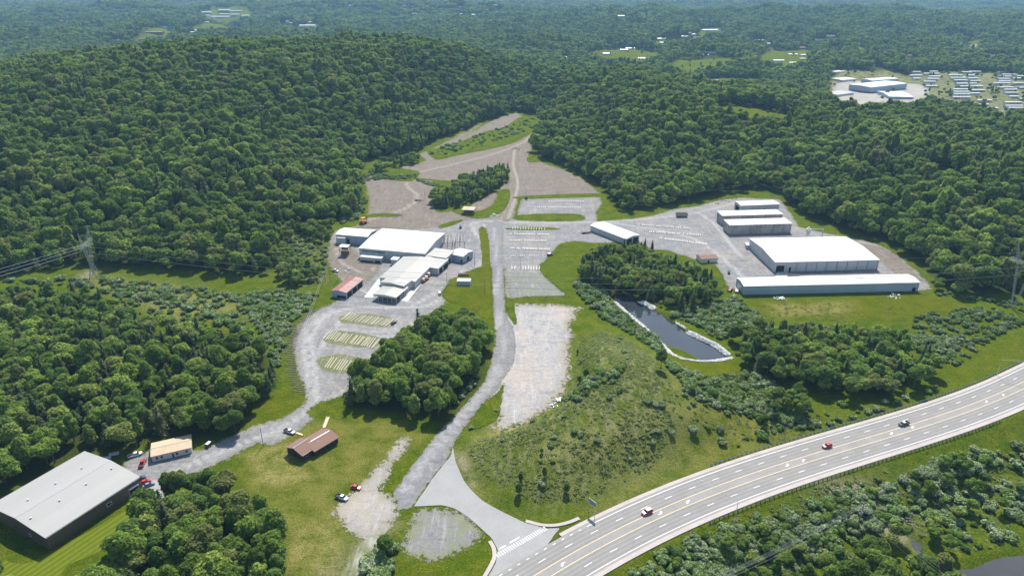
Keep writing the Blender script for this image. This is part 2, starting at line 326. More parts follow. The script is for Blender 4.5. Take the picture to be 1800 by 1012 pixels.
class MB:
    def __init__(s): s.v = []; s.f = []; s.m = []
    def add(s, V, Fc, mi=0):
        b = len(s.v); s.v += [tuple(v) for v in V]; s.f += [tuple(i + b for i in q) for q in Fc]; s.m += [mi] * len(Fc); return s
    def box(s, x0, y0, z0, x1, y1, z1, mi=0):
        return s.add([(x0, y0, z0), (x1, y0, z0), (x1, y1, z0), (x0, y1, z0), (x0, y0, z1), (x1, y0, z1), (x1, y1, z1), (x0, y1, z1)],
                     [(0, 3, 2, 1), (4, 5, 6, 7), (0, 1, 5, 4), (1, 2, 6, 5), (2, 3, 7, 6), (3, 0, 4, 7)], mi)
    def bar(s, p, q, w, mi=0, n=4, w2=None):
        p, q = Vector(p), Vector(q); d = (q - p).normalized(); a = d.cross(Vector((0, 0, 1)) if abs(d.z) < .95 else Vector((1, 0, 0))).normalized(); b = d.cross(a)
        V = []
        for e, ww in ((p, w), (q, w if w2 is None else w2)):
            for k in range(n):
                t = 2 * math.pi * (k + .5) / n; V.append(e + (a * math.cos(t) + b * math.sin(t)) * ww)
        return s.add(V, [tuple(range(n - 1, -1, -1)), tuple(range(n, 2 * n))] + [(k, (k + 1) % n, n + (k + 1) % n, n + k) for k in range(n)], mi)
    def build(s, name, mats, parent=None, loc=None, rz=0, smooth=False, **t):
        return link(name, mesh_np(name, s.v, s.f, mats, s.m, smooth), parent, loc, rz, **t)
def catmull(P, closed=True, k=5):
    P = np.asarray(P, float); n = len(P); out = []
    for i in range(n if closed else n - 1):
        if closed: p0, p1, p2, p3 = P[i - 1], P[i], P[(i + 1) % n], P[(i + 2) % n]
        else: p0, p1, p2, p3 = P[max(i - 1, 0)], P[i], P[i + 1], P[min(i + 2, n - 1)]
        for j in range(k):
            t = j / k; out.append(.5 * ((2 * p1) + (p2 - p0) * t + (2 * p0 - 5 * p1 + 4 * p2 - p3) * t * t + (3 * p1 - p0 - 3 * p2 + p3) * t ** 3))
    if not closed: out.append(P[-1])
    return np.array(out)
def resample(P, step, closed=True):
    P = np.vstack([P, P[:1]]) if closed else P
    s = np.concatenate([[0], np.cumsum(np.hypot(*np.diff(P, axis=0).T))]); n = max(3, int(s[-1] / step))
    q = np.linspace(0, s[-1], n, endpoint=not closed)
    return np.stack([np.interp(q, s, P[:, 0]), np.interp(q, s, P[:, 1])], 1)
def sheet(name, poly, mat, z, g=4.0, smooth=True, jit=.6, step=1.5, tracks=None, tw=1.0, ew=2.0, kind="structure", zfun=None, lane=False, base=None):
    """ground cover draped on the terrain, with an 'edge' and a 'track' attribute"""
    P = catmull(poly) if smooth else np.asarray(poly, float)
    P = resample(P, step)
    if jit:
        t = np.arange(len(P)); a = np.convolve(RNG.normal(size=len(P) + 4), [.2, .6, 1, .6, .2], 'valid')
        d = np.roll(P, -1, 0) - np.roll(P, 1, 0); nn = np.stack([-d[:, 1], d[:, 0]], 1) / (np.hypot(*d.T)[:, None] + 1e-6); P = P + nn * (a * jit * .6)[:, None]
    x0, y0 = P.min(0); x1, y1 = P.max(0)
    gx, gy = np.meshgrid(np.arange(x0 + g / 2, x1, g), np.arange(y0 + g / 2, y1, g)); gx = gx.ravel(); gy = gy.ravel()
    sdv = sdist(gx, gy, P); k = sdv < -g * .35; gp = np.stack([gx[k], gy[k]], 1)
    n = len(P); allp = np.vstack([P, gp])
    res = geometry.delaunay_2d_cdt([Vector(p) for p in allp.tolist()], [], [list(range(n))], 1, 1e-4)
    V2 = np.array([tuple(v) for v in res[0]]); Fc = [tuple(f) for f in res[2]]
    zz = height(V2[:, 0], V2[:, 1]) + z if zfun is None else np.full(len(V2), zfun)
    e = 1 - np.clip(seg_dist(V2[:, 0], V2[:, 1], P) / ew, 0, 1)
    tr = np.zeros(len(V2))
    for T in (tracks or []):
        T2 = resample(catmull(T, False, 8), 3, False); d = seg_dist(V2[:, 0], V2[:, 1], T2, False); tr = np.maximum(tr, 1 - np.clip((d - tw * .5) / tw, 0, 1))
    if Fc:
        a, b, c = Fc[0]; cr = np.cross(V2[b] - V2[a], V2[c] - V2[a])
        if cr < 0: Fc = [f[::-1] for f in Fc]
    me = mesh_np(name, np.column_stack([V2, zz]), Fc, mat, smooth=True, attrs={"edge": e, "track": tr})
    o = link(name, me); o["kind"] = kind; return o
def ribbon(name, P, w0, w1, z, mat, lanes=False, zf=None, parent=None, step=3.0, dashed=None, kind='structure'):
    pass

# ------------------------------------------------------------------ the ground
def build_ground():
    A = np.radians(np.linspace(-64, 64, 520)); R = np.concatenate([np.linspace(40, 150, 22)[:-1], np.geomspace(150, 1600, 400)[:-1], np.geomspace(1600, 16000, 150)])
    a, r = np.meshgrid(A, R); x = (np.sin(a) * r).ravel(); y = (np.cos(a) * r).ravel(); z = height(x, y)
    nA, nR = len(A), len(R); i = np.arange(nA * (nR - 1)).reshape(nR - 1, nA)[:, :-1].ravel()
    Fc = np.stack([i, i + 1, i + nA + 1, i + nA], 1)[:, ::-1]
    def soft(poly, w=4): return 1 - sstep(-w, w, sdist(x, y, poly))
    near = r.ravel() < 1700
    lawn = np.zeros(len(x)); dry = np.zeros(len(x)); rough = np.zeros(len(x)); bare = np.zeros(len(x))
    for p, w in LAWN: lawn = np.maximum(lawn, soft(p) * w)
    for p, w in DRY: dry = np.maximum(dry, soft(p, 6) * w)
    for p, w in ROUGH: rough = np.maximum(rough, soft(p, 16) * w)
    for p, w in BARE: bare = np.maximum(bare, soft(p, 5) * w)
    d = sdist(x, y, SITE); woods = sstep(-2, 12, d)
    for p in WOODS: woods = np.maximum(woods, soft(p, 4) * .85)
    for p in CLEAR: woods = woods * (1 - soft(p, 6)); 
    for k, p in enumerate(CLEAR):
        if k in (4, 5): bare = np.maximum(bare, soft(p, 8) * .55); lawn = np.maximum(lawn, soft(p, 8) * .4)
        else: lawn = np.maximum(lawn, soft(p, 8) * .6)
    me = mesh_np("ground", np.column_stack([x, y, z]), Fc, G['ground'], smooth=True, attrs=dict(lawn=lawn, dry=dry, rough=rough, woods=woods, bare=bare))
    return struct("ground", me)
LAWN = [(fl((0, 990), (60, 985), (240, 885), (262, 870), (255, 900), (230, 935), (160, 975), (110, 1005), (100, 1100), (-40, 1100)), .75),
        (fl((1320, 530), (1620, 518), (1700, 530), (1660, 560), (1450, 558), (1330, 556)), 1), (fl((1115, 660), (1290, 640), (1310, 655), (1200, 672), (1140, 668)), 1),
        (fl((420, 750), (500, 735), (540, 712), (516, 690), (470, 690), (420, 740)), .8), (fl((840, 402), (858, 402), (866, 540), (780, 530), (800, 500), (830, 480)), .9),
        (fl((400, 830), (540, 740), (700, 740), (760, 765), (600, 880), (560, 1000), (430, 1000), (420, 850)), .55), (fl((160, 490), (300, 500), (420, 540), (330, 560), (180, 500)), .8),
        (fl((500, 420), (570, 440), (575, 500), (500, 490)), .9), (fl((1230, 760), (1300, 700), (1500, 740), (1350, 790), (1240, 808)), .5), (fl((1640, 590), (1800, 600), (1800, 630), (1650, 690)), .5)]
DRY = [(fl((420, 830), (540, 740), (700, 740), (750, 765), (600, 880), (560, 1010), (470, 1010), (430, 850)), .4), (fl((1180, 690), (1420, 752), (1330, 790), (1100, 890), (1040, 905), (1100, 820)), .4), (fl((160, 490), (300, 500), (420, 540), (330, 570), (180, 510)), .6), (fl((430, 800), (520, 770), (560, 850), (450, 860)), .9), (fl((500, 940), (600, 880), (620, 1010), (490, 1010)), .8), (fl((855, 740), (960, 720), (900, 770), (830, 790)), .7),
       (fl((1350, 535), (1500, 530), (1500, 550), (1360, 556)), .8), (fl((1040, 900), (1240, 790), (1300, 770), (1240, 810), (1060, 905)), .6), (fl((930, 810), (1200, 740), (1180, 800), (1000, 880)), .35),
       (fl((800, 800), (830, 830), (860, 880), (830, 870)), .6), (fl((160, 480), (420, 530), (420, 545), (300, 520)), .5)]
ROUGH = [(fl((1020, 600), (1060, 590), (1110, 620), (1170, 700), (1200, 760), (1140, 830), (1040, 880), (940, 890), (850, 840), (820, 790), (880, 750), (990, 720), (1010, 660)), .85),
         (fl((1400, 860), (1560, 820), (1650, 900), (1560, 920), (1420, 900)), .5), (fl((150, 485), (300, 495), (420, 530), (430, 560), (300, 560), (170, 510)), .6), (fl((500, 410), (565, 400), (575, 500), (500, 500)), .6)]
BARE = [(fl((1440, 850), (1520, 840), (1600, 890), (1610, 930), (1520, 910)), .8), (fl((800, 800), (815, 800), (835, 850), (820, 850)), .8), (fl((150, 475), (165, 478), (160, 492), (140, 488)), .9),
        (fl((800, 240), (830, 225), (850, 215), (800, 262), (760, 266)), .7), (fl((700, 920), (620, 1011), (560, 1011), (640, 930)), .5)]
WOODS = [fl((-80, 545), (150, 535), (240, 575), (330, 600), (455, 600), (485, 660), (440, 720), (415, 768), (300, 770), (150, 800), (-80, 900)),
         fl((608, 715), (640, 660), (700, 610), (775, 560), (862, 600), (850, 672), (780, 745), (700, 725)), fl((1015, 470), (1100, 450), (1250, 480), (1262, 530), (1120, 540), (1020, 500)),
         fl((1290, 600), (1500, 600), (1640, 640), (1560, 695), (1350, 665)), fl((270, 900), (400, 870), (480, 930), (500, 1012), (530, 1200), (60, 1200), (180, 1000))]
# clearings and houses far behind: pixel outline on the terrain
def hull(pxs): return ats(*pxs)
CLEAR = [hull([(1036, 100), (1090, 84), (1150, 92), (1165, 108), (1120, 118), (1050, 114)]), hull([(1165, 128), (1195, 105), (1280, 101), (1300, 112), (1245, 130), (1200, 134)]),
         hull([(1255, 186), (1300, 186), (1390, 203), (1392, 222), (1320, 222), (1260, 205)]), hull([(1335, 105), (1355, 85), (1420, 88), (1425, 110), (1380, 128), (1345, 125)]),
         hull([(1455, 145), (1475, 124), (1560, 124), (1625, 140), (1640, 165), (1614, 197), (1540, 204), (1470, 198)]),
         hull([(1605, 128), (1700, 125), (1770, 132), (1830, 140), (1840, 214), (1760, 216), (1736, 206), (1680, 200), (1620, 178)]),
         hull([(350, 20), (380, 15), (440, 20), (442, 34), (400, 42), (360, 36)]), hull([(236, 72), (255, 52), (330, 48), (340, 58), (290, 74), (250, 80)]), hull([(335, 52), (420, 48), (430, 60), (350, 64)]),
         hull([(495, 42), (555, 40), (560, 54), (500, 54)]), hull([(1150, 72), (1190, 64), (1195, 84), (1155, 88)]), hull([(1228, 50), (1265, 48), (1270, 66), (1232, 68)]), hull([(1240, 138), (1330, 138), (1330, 158), (1245, 160)]),
         hull([(1700, 72), (1722, 72), (1724, 98), (1704, 98)]), hull([(1628, 296), (1665, 300), (1668, 316), (1636, 314)]), hull([(1320, 70), (1345, 70), (1345, 82), (1322, 82)])]
build_ground()
# ------------------------------------------------------------------ ground cover, roads, water
def tr(*L): return [fl(*p) for p in L]
DIRT = fl((640, 318), (655, 306), (690, 296), (745, 283), (735, 272), (752, 266), (760, 276), (770, 281), (800, 274), (830, 268), (862, 262), (905, 250), (935, 233), (946, 225), (948, 232), (937, 262), (930, 276), (955, 286), (1015, 308), (1050, 335), (1056, 347),
             (916, 350), (905, 386), (860, 392), (800, 398), (740, 404), (650, 400), (600, 404), (640, 388), (646, 350))
sheet("dirt_yard", DIRT, G['dirt'], .05, g=3.2, step=4, tw=1.5, ew=5, tracks=tr([(600, 400), (690, 375), (720, 362), (735, 345), (718, 330), (715, 316), (730, 305), (800, 288), (870, 270), (920, 250), (945, 228)],
      [(885, 385), (903, 350), (908, 320), (900, 290), (910, 268)]))
sheet("upper_terrace", fl((753, 264), (790, 247), (830, 232), (860, 214), (903, 199), (918, 206), (895, 224), (860, 230), (835, 240), (800, 254), (770, 262)), G['dirt'], .05, g=7, step=4, ew=6)
GRAV = fl((574, 455), (577, 425), (588, 404), (640, 400), (740, 402), (790, 395), (830, 384), (905, 384), (916, 349), (1056, 346), (1060, 356), (1049, 376), (1052, 389), (1112, 384), (1150, 378), (1187, 367), (1225, 362), (1262, 352), (1300, 347),
             (1372, 350), (1392, 375), (1405, 398), (1440, 408), (1500, 418), (1530, 425), (1563, 438), (1590, 458), (1612, 475), (1628, 493), (1640, 510), (1600, 513), (1300, 516), (1276, 502), (1262, 480), (1254, 465), (1225, 458), (1172, 441), (1142, 438), (1120, 426), (1040, 428), (1010, 424),
             (985, 430), (950, 467), (952, 480), (998, 520), (893, 524), (886, 520), (884, 470), (845, 470), (820, 478), (795, 492), (777, 515), (788, 529), (772, 546), (740, 560), (700, 610), (660, 655), (620, 685), (596, 700), (560, 710), (541, 724), (557, 735), (527, 758),
             (500, 774), (480, 785), (450, 780), (420, 800), (400, 810), (330, 838), (265, 850), (225, 870), (205, 830), (215, 808), (260, 790), (350, 790), (400, 768), (450, 745), (500, 730), (530, 714), (538, 700), (524, 668), (516, 631), (511, 606), (520, 573), (536, 559), (560, 542), (582, 533), (602, 520), (600, 495), (582, 474))
sheet("gravel_yard", GRAV, G['gravel'], .10, g=2.8, smooth=False, jit=.5, step=2, tw=1.3, ew=4,
      tracks=tr([(300, 830), (400, 790), (500, 750), (545, 716), (556, 690), (552, 640), (548, 600), (560, 570), (600, 545), (680, 540), (740, 540), (775, 525)], [(540, 705), (540, 650), (535, 610), (545, 575), (585, 545)], [(660, 590), (700, 590), (740, 555)], [(600, 580), (660, 582), (700, 580)], [(556, 712), (600, 690), (660, 650)], [(620, 500), (660, 520), (720, 530)],
                [(720, 540), (790, 500), (815, 478), (845, 462), (850, 430), (830, 400), (845, 390), (950, 392), (1060, 390), (1200, 378), (1300, 355)], [(1060, 390), (1160, 405), (1230, 425), (1300, 480), (1320, 500)], [(1230, 375), (1262, 400), (1300, 450)], [(560, 705), (552, 650), (556, 620), (600, 560)], [(868, 500), (866, 420), (850, 395)]))
sheet("upper_lot", fl((917, 351), (1053, 348), (1046, 374), (1020, 376), (915, 377), (908, 374)), G['gravel'], .14, g=6, smooth=False, step=3)
sheet("square_lot", fl((890, 479), (949, 479), (996, 520), (893, 523)), G['gravel2'], .14, g=3, smooth=False, jit=.1, ew=1.0)
sheet("brown_yard", fl((578, 432), (592, 424), (628, 440), (634, 456), (672, 462), (664, 482), (650, 496), (622, 500), (596, 486), (576, 462)), G['dirt'], .15, g=3, ew=6, tracks=tr([(590, 430), (600, 460), (640, 480), (660, 470)]))
sheet("concrete_drive", fl((228, 876), (245, 861), (262, 846), (290, 848), (288, 878), (272, 900), (268, 908), (246, 940), (228, 938), (242, 912), (252, 892)), G['apron'], .16, g=3, jit=.3)
sheet("back_gravel", fl((1510, 426), (1562, 440), (1606, 476), (1622, 495), (1590, 492), (1550, 462), (1500, 424)), G['dirt'], .14, g=5)
sheet("concrete_pad", fl((906, 533), (1015, 537), (1020, 548), (1006, 573), (1013, 590), (1004, 612), (1008, 640), (1003, 668), (998, 690), (985, 700), (968, 722), (930, 742), (900, 756), (856, 753), (868, 735), (856, 704), (864, 668), (868, 640), (872, 600), (878, 572), (888, 550)), G['pad'], .08, g=2.5, jit=.8, ew=9)
sheet("old_parking_strip", fl((704, 768), (724, 770), (720, 786), (702, 810), (687, 834), (675, 861), (690, 868), (704, 900), (684, 930), (664, 946), (640, 952), (620, 944), (606, 934), (595, 921), (583, 900), (612, 866), (632, 846), (667, 811), (687, 784)), G['lot'], .08, g=2.5, jit=.5, step=1.5, ew=6)
sheet("dirt_track", fl((690, 905), (700, 912), (684, 940), (662, 975), (648, 1012), (640, 1080), (585, 1080), (598, 1012), (622, 965), (650, 935)), G['weedsoil'], .07, g=2.5, jit=.7, ew=3, tracks=tr([(688, 915), (660, 960), (640, 1000), (622, 1070)], [(672, 920), (645, 962), (622, 1000), (604, 1060)]), tw=.8)
sheet("crushed_stone_patch", fl((726, 897), (775, 890), (810, 896), (838, 915), (853, 938), (835, 958), (815, 972), (770, 990), (738, 985), (700, 970), (712, 935)), G['gravel2'], .08, g=2.5, jit=.4, step=1.5, ew=7)
ROAD = fl((700, 902), (690, 866), (725, 816), (760, 771), (777, 751), (810, 718), (847, 676), (860, 646), (868, 610), (869, 580), (866, 540), (865, 506), (861, 440), (853, 398), (870, 388), (885, 390), (885, 440), (887, 506), (890, 555), (903, 575), (908, 610), (903, 640), (887, 664), (878, 682), (852, 706), (815, 755), (797, 784), (792, 803), (757, 846), (727, 890))
sheet("entrance_road", ROAD, G['roadgrey'], .16, g=2.5, smooth=False, jit=.12, tw=.9, ew=.9, tracks=tr([(720, 860), (745, 815), (790, 765), (835, 710), (868, 672), (882, 630), (884, 590), (878, 550), (876, 500), (872, 440), (868, 400)], [(700, 870), (735, 820), (778, 765), (822, 715), (857, 677), (872, 640), (874, 600), (871, 560), (869, 500)]))
sheet("dirt_track", fl((900, 262), (912, 262), (908, 290), (916, 320), (912, 350), (900, 384), (884, 386), (898, 350), (904, 320), (897, 290)), G['dirt'], .18, g=1.6, step=2, tw=1.4, ew=1.5, tracks=tr([(905, 262), (902, 290), (910, 320), (905, 350), (893, 384)]))
APRON = fl((727, 890), (757, 846), (792, 802), (796, 786), (801, 812), (812, 838), (826, 860), (850, 882), (885, 902), (925, 920), (960, 929), (985, 928), (960, 960), (930, 1000), (905, 1040), (858, 1030), (858, 1012), (872, 989), (875, 966), (865, 946), (850, 932), (825, 910), (800, 894), (775, 888))
sheet("concrete_apron", APRON, G['apron'], .20, g=3, smooth=False, jit=.1)
for nm, poly, z in [("grass_median", fl((846, 474), (862, 468), (865, 520), (865, 560), (860, 590), (850, 560), (820, 540), (788, 529), (777, 515), (795, 492), (820, 478)), .2), ("grass_median", fl((842, 402), (853, 400), (859, 420), (863, 460), (864, 490), (846, 490), (847, 460), (844, 430)), .21), ("grass_island", fl((912, 378), (1012, 376), (1021, 388), (914, 388)), .2),
             ("grass_island", fl((893, 401), (950, 399), (990, 403), (950, 405), (895, 404)), .2), ("grass_verge", fl((887, 665), (877, 684), (855, 707), (820, 756), (870, 740), (884, 700)), .21), ("grass_verge", fl((889, 530), (903, 531), (909, 565), (904, 572), (892, 553)), .22),
             ("weed_strip", fl((648, 377), (690, 375), (705, 380), (650, 382)), .2), ("weed_strip", fl((770, 398), (790, 390), (812, 386), (808, 392), (780, 401)), .22), ("grass_bank", fl((788, 365), (820, 352), (868, 338), (892, 332), (897, 345), (885, 372), (850, 384), (815, 380)), .2),
             ("weed_patch", fl((672, 300), (700, 296), (730, 300), (738, 306), (722, 319), (680, 316), (655, 312)), .2), ("weed_patch", fl((725, 312), (740, 316), (762, 322), (762, 366), (790, 372), (845, 352), (890, 322), (893, 305), (860, 308), (800, 318)), .21),
             ("grass_bank", fl((752, 268), (790, 254), (840, 240), (880, 228), (915, 206), (944, 206), (944, 226), (905, 246), (860, 262), (800, 272), (770, 278)), .22), ("grass_bank", fl((987, 429), (1024, 428), (1040, 450), (1030, 470), (1010, 500), (1005, 520), (998, 519), (955, 482), (952, 468)), .2),
             ("grass_strip", fl((928, 276), (955, 274), (958, 282), (930, 286)), .2), ("weed_patch", fl((916, 345), (1050, 340), (1056, 346), (916, 350)), .2), ("grass_patch", fl((1248, 462), (1262, 470), (1276, 500), (1258, 505), (1240, 490)), .2),
             ("weed_patch", fl((598, 556), (640, 551), (697, 561), (684, 575), (640, 572), (598, 566)), .15), ("weed_patch", fl((570, 600), (590, 582), (665, 592), (664, 608), (620, 610)), .15), ("weed_patch", fl((556, 632), (600, 622), (634, 636), (610, 656), (570, 652)), .15), ("weed_patch", fl((820, 372), (845, 345), (876, 335), (862, 362)), .24)]:
    o = sheet(nm, poly, G['weedsoil'] if nm == 'weed_patch' and poly[:, 1].max() < 500 and poly[:, 1].min() < 420 and z < .16 else G['ground'], z, g=1.9, jit=.25, step=1.6, ew=.8)
    if nm == 'grass_median':
        a = o.data.attributes.new("lawn", 'FLOAT', 'POINT'); a.data.foreach_set("value", np.full(len(o.data.vertices), .8, dtype=np.float32))
sheet("bare_bank", fl((822, 372), (845, 349), (872, 338), (874, 348), (860, 366)), G['dirt'], .3, g=4)
lm = new_mat('mown_lawn'); n = N(lm); ge = n.n('ShaderNodeNewGeometry').outputs['Position']; mp = n.n('ShaderNodeMapping'); mp.inputs['Rotation'].default_value = (0, 0, math.radians(-62)); n.l(ge, mp.inputs[0]); sx_ = n.n('ShaderNodeSeparateXYZ'); n.l(mp.outputs[0], sx_.inputs[0])
st_ = n.math('SINE', n.math('MULTIPLY', sx_.outputs[1], 2.6)); fn = n.noise(.9, detail=4, rough=.8); c = n.mix(n.ramp(st_, -.5, .5), (.085, .115, .008), (.125, .15, .018)); c = n.mix(n.ramp(fn, .45, .7, 0, .6), c, (.06, .09, .004)); n.out(c, 1, 0); n.bump(fn, .5, .3)
sheet('mown_lawn', LAWN[0][0], lm, .06, g=4, jit=.3)
# highway: pavement, concrete edges and paint, all following the centre line
def strip(name, s0, s1, o0, o1, z, mat, ds=3.0, attr=None):
    s = np.arange(s0, s1 + .01, (s1 - s0) / max(1, round((s1 - s0) / ds))); k = np.linspace(o0, o1, max(2, int(abs(o1 - o0) / .45) + 1) if attr else 2)
    V = [];
    for q in k:
        X, Y, _ = hw_pt(s, q); V.append(np.column_stack([X, Y, np.full(len(s), z)]))
    V = np.vstack(V); n = len(s); Fc = [(a * n + i, a * n + i + 1, (a + 1) * n + i + 1, (a + 1) * n + i) for a in range(len(k) - 1) for i in range(n - 1)]
    if o1 < o0: Fc = [f[::-1] for f in Fc]
    ln = np.concatenate([np.full(n, math.exp(-((abs(abs(q) - 3.66) - 0) % 3.66 - 1.83) ** 2 / 1.2) * 0 + (0 if not attr or not 1.9 < abs(q) < 9.1 else .45 + .55 * math.cos(2 * math.pi * ((abs(q) - 1.83) % 3.66 - .9) / 1.83))) for q in k])
    return V, Fc, ln
SM = _ss[-1]
V, Fc, ln = strip("h", 0, SM, -10.4, 10.4, .24, None, attr=True)
struct("highway", mesh_np("highway", V, Fc, G['asphalt'], attrs={"lane": ln}))
sX = lambda u, v: hw_s(*flat(u, v))
s_in = sX(960, 931)                                   # where the entrance meets the road
def multi(name, segs, z, mat):
    VV = []; FF = []; b = 0
    for s0, s1, o0, o1 in segs:
        V, Fc, _ = strip("", s0, s1, o0, o1, z, None); VV.append(V); FF += [tuple(i + b for i in f) for f in Fc]; b += len(V)
    return struct(name, mesh_np(name, np.vstack(VV), FF, mat))
def curb(name, s0, s1, o0, o1, zt=.32):
    s = np.arange(s0, s1, 3.0); V = []; Fc = []
    for q, z in ((o0, .0), (o0, zt), (o1, zt), (o1, -.3)):
        X, Y, _ = hw_pt(s, q); V.append(np.column_stack([X, Y, np.full(len(s), z)]))
    n = len(s); V = np.vstack(V); Fc = [(a * n + i, a * n + i + 1, (a + 1) * n + i + 1, (a + 1) * n + i) for a in range(3) for i in range(n - 1)]
    return struct(name, mesh_np(name, V, Fc, G['shoulder']))
curb("curb", s_in + 3, SM, 10.4, 12.2); curb("curb", 0, SM, -12.3, -10.4)
multi("edge_line", [(s_in + 14, SM, 9.1, 9.3), (0, SM, -9.3, -9.1)], .252, G['white'])
multi("centre_line", [(0, SM, 1.75, 1.95), (0, SM, -1.95, -1.75)], .252, G['yellow'])
sa = sX(1049, 933)
multi("lane_line", [(a, a + 3.4, o - .09, o + .09) for a in sa - 1.7 + np.arange(-14, 32) * 12.19 if a > 1 and a < SM - 4 for o in (5.5, -5.5)], .252, G['white'])
multi("dotted_line", [(a, a + 1.2, 9.05, 9.25) for a in np.arange(s_in - 50, s_in + 12, 4.0) if a > 1], .254, G['white'])
# turn arrows in the centre lane
def arrow(u, v, flip):
    x, y = flat(u, v); s = hw_s(x, y); X, Y, a = hw_pt(s, 0); q = MB(); sg = -1 if flip else 1
    P = [(1.2, 0), (.75, .2), (.2, .25), (-.4, .0), (-.7, -.4)]
    for i in range(4):
        x0, y0 = P[i]; x1, y1 = P[i + 1]; q.add([(sg * x0, sg * (y0 - .2), 0), (sg * x1, sg * (y1 - .2), 0), (sg * x1, sg * (y1 + .25), 0), (sg * x0, sg * (y0 + .25), 0)], [(3, 2, 1, 0) if sg > 0 else (3, 2, 1, 0)])
    q.add([(sg * .1, sg * -.7, 0), (sg * -1.1, sg * -.8, 0), (sg * -.6, sg * .3, 0)], [(0, 2, 1)])
    q.build("turn_arrow", G['white'], None, (float(X), float(Y), .254), float(a), kind="structure")
for u, v, f in [(991, 989, 0), (1165, 901, 1), (1205, 882, 0), (1378, 819, 1), (1410, 808, 0), (1568, 763, 1), (1603, 753, 0), (1733, 707, 1), (1761, 694, 0)]: arrow(u, v, f)
# crosswalk and stop lines at the mouth of the entrance road
A0, A1 = np.array(flat(876, 980)), np.array(flat(962, 931)); dd = (A1 - A0) / np.hypot(*(A1 - A0)); nn = np.array([-dd[1], dd[0]]); q = MB(); L = np.hypot(*(A1 - A0))
for t in np.arange(0, L, 1.02):
    p = A0 + dd * t; q.add([(*(p - nn * .1), 0), (*(p + dd * .5 - nn * .1), 0), (*(p + dd * .5 + nn * 2.1), 0), (*(p + nn * 2.1), 0)], [(0, 1, 2, 3)])
q.build("crosswalk", simple("worn_road_paint", (.52, .52, .51)), None, (0, 0, .256), kind="structure")
q = MB()
for a, b in [((878, 966), (889, 960)), ((897, 955), (914, 945))]:
    a, b = np.array(flat(*a)), np.array(flat(*b)); q.add([(*a, 0), (*b, 0), (*(b + nn * .55), 0), (*(a + nn * .55), 0)], [(0, 1, 2, 3)])
q.build("stop_line", G['white'], None, (0, 0, .256), kind="structure")
# curbs curling into the entrance
def curb_path(px_, w=1.4):
    P = resample(catmull(fl(*px_), False, 6), 1.5, False); d = np.gradient(P, axis=0); n = np.stack([-d[:, 1], d[:, 0]], 1) / np.hypot(*d.T)[:, None]; q = MB()
    V = [(*p, z) for p, z in [(P[i] + n[i] * o, z) for i in range(len(P)) for o, z in ((0, .1), (0, .36), (w, .36), (w, .0))]]
    q.add(V, [(i * 4 + k, i * 4 + k + 1, i * 4 + k + 5, i * 4 + k + 4) for i in range(len(P) - 1) for k in range(3)]); q.build("curb", G['shoulder'], kind="structure")
curb_path([(1020, 913), (1000, 921), (975, 926), (950, 925), (923, 918)], -1.5); curb_path([(864, 950), (871, 962), (873, 978), (868, 992), (855, 1015), (840, 1040)], -1.5)
# water
sheet("pond_water", POND, water_mat("dark_pond_water", (.02, .025, .03)), 0, g=8, jit=0, zfun=-.75)
sheet("marsh_water", RIVER, water_mat("brown_marsh_water", (.035, .034, .032), .1), 0, g=10, jit=0, zfun=-8.4)
# rubble lining along the banks of the pond
def boulders():
    out = []
    BK = [([(1082, 531), (1101, 548), (1118, 563), (1131, 575), (1136, 582), (1154, 602), (1168, 620), (1178, 637), (1195, 645.5), (1217, 645.5), (1250, 640), (1285, 631)], 1.15), ([(1280, 624), (1258, 607), (1234, 595), (1210, 583.5)], 1.15), ([(1149, 541), (1138, 534), (1126, 530)], 1.4), ([(1205, 578), (1190, 567)], .6)]
    for a, b in BK:
        P = resample(catmull(fl(*a), False, 6), .5, False)
        for p in P:
            for k in range(9 if b > 1 else 3): out.append((p[0] + RNG.uniform(-1, 1) * b, p[1] + RNG.uniform(-1, 1) * b, RNG.uniform(.4, .8)))
        if b > 1:
            P = resample(P, 3.2, False); d = np.gradient(P, axis=0); n_ = np.stack([-d[:, 1], d[:, 0]], 1) / np.hypot(*d.T)[:, None]; Pl = np.vstack([P + n_ * b * 1.05, (P - n_ * b * 1.05)[::-1]]); sheet("rubble_liner", Pl, G['rock'], .3, g=3, smooth=True, jit=.5, step=.8)
    V = []; Fc = []
    for x, y, r in out:
        z = max(hz_fast(x, y), -.75) + .2; b = len(V); c = RNG.uniform(.6, 1.3, 6) * r; a0 = RNG.uniform(0, 6.3)
        V += [(x + math.cos(a0) * c[0], y + math.sin(a0) * c[0], z), (x - math.sin(a0) * c[1], y + math.cos(a0) * c[1], z + .1), (x - math.cos(a0) * c[2], y - math.sin(a0) * c[2], z), (x + math.sin(a0) * c[3], y - math.cos(a0) * c[3], z + .1), (x, y, z + r * .75)]
        Fc += [(b, b + 1, b + 4), (b + 1, b + 2, b + 4), (b + 2, b + 3, b + 4), (b + 3, b, b + 4)]
    link("riprap", mesh_np("riprap", V, Fc, G['rock']), kind="stuff")
_grid = {}
def hz_fast(x, y):
    k = (round(x), round(y))
    if k not in _grid: _grid[k] = hz(k[0], k[1])
    return _grid[k]
boulders()
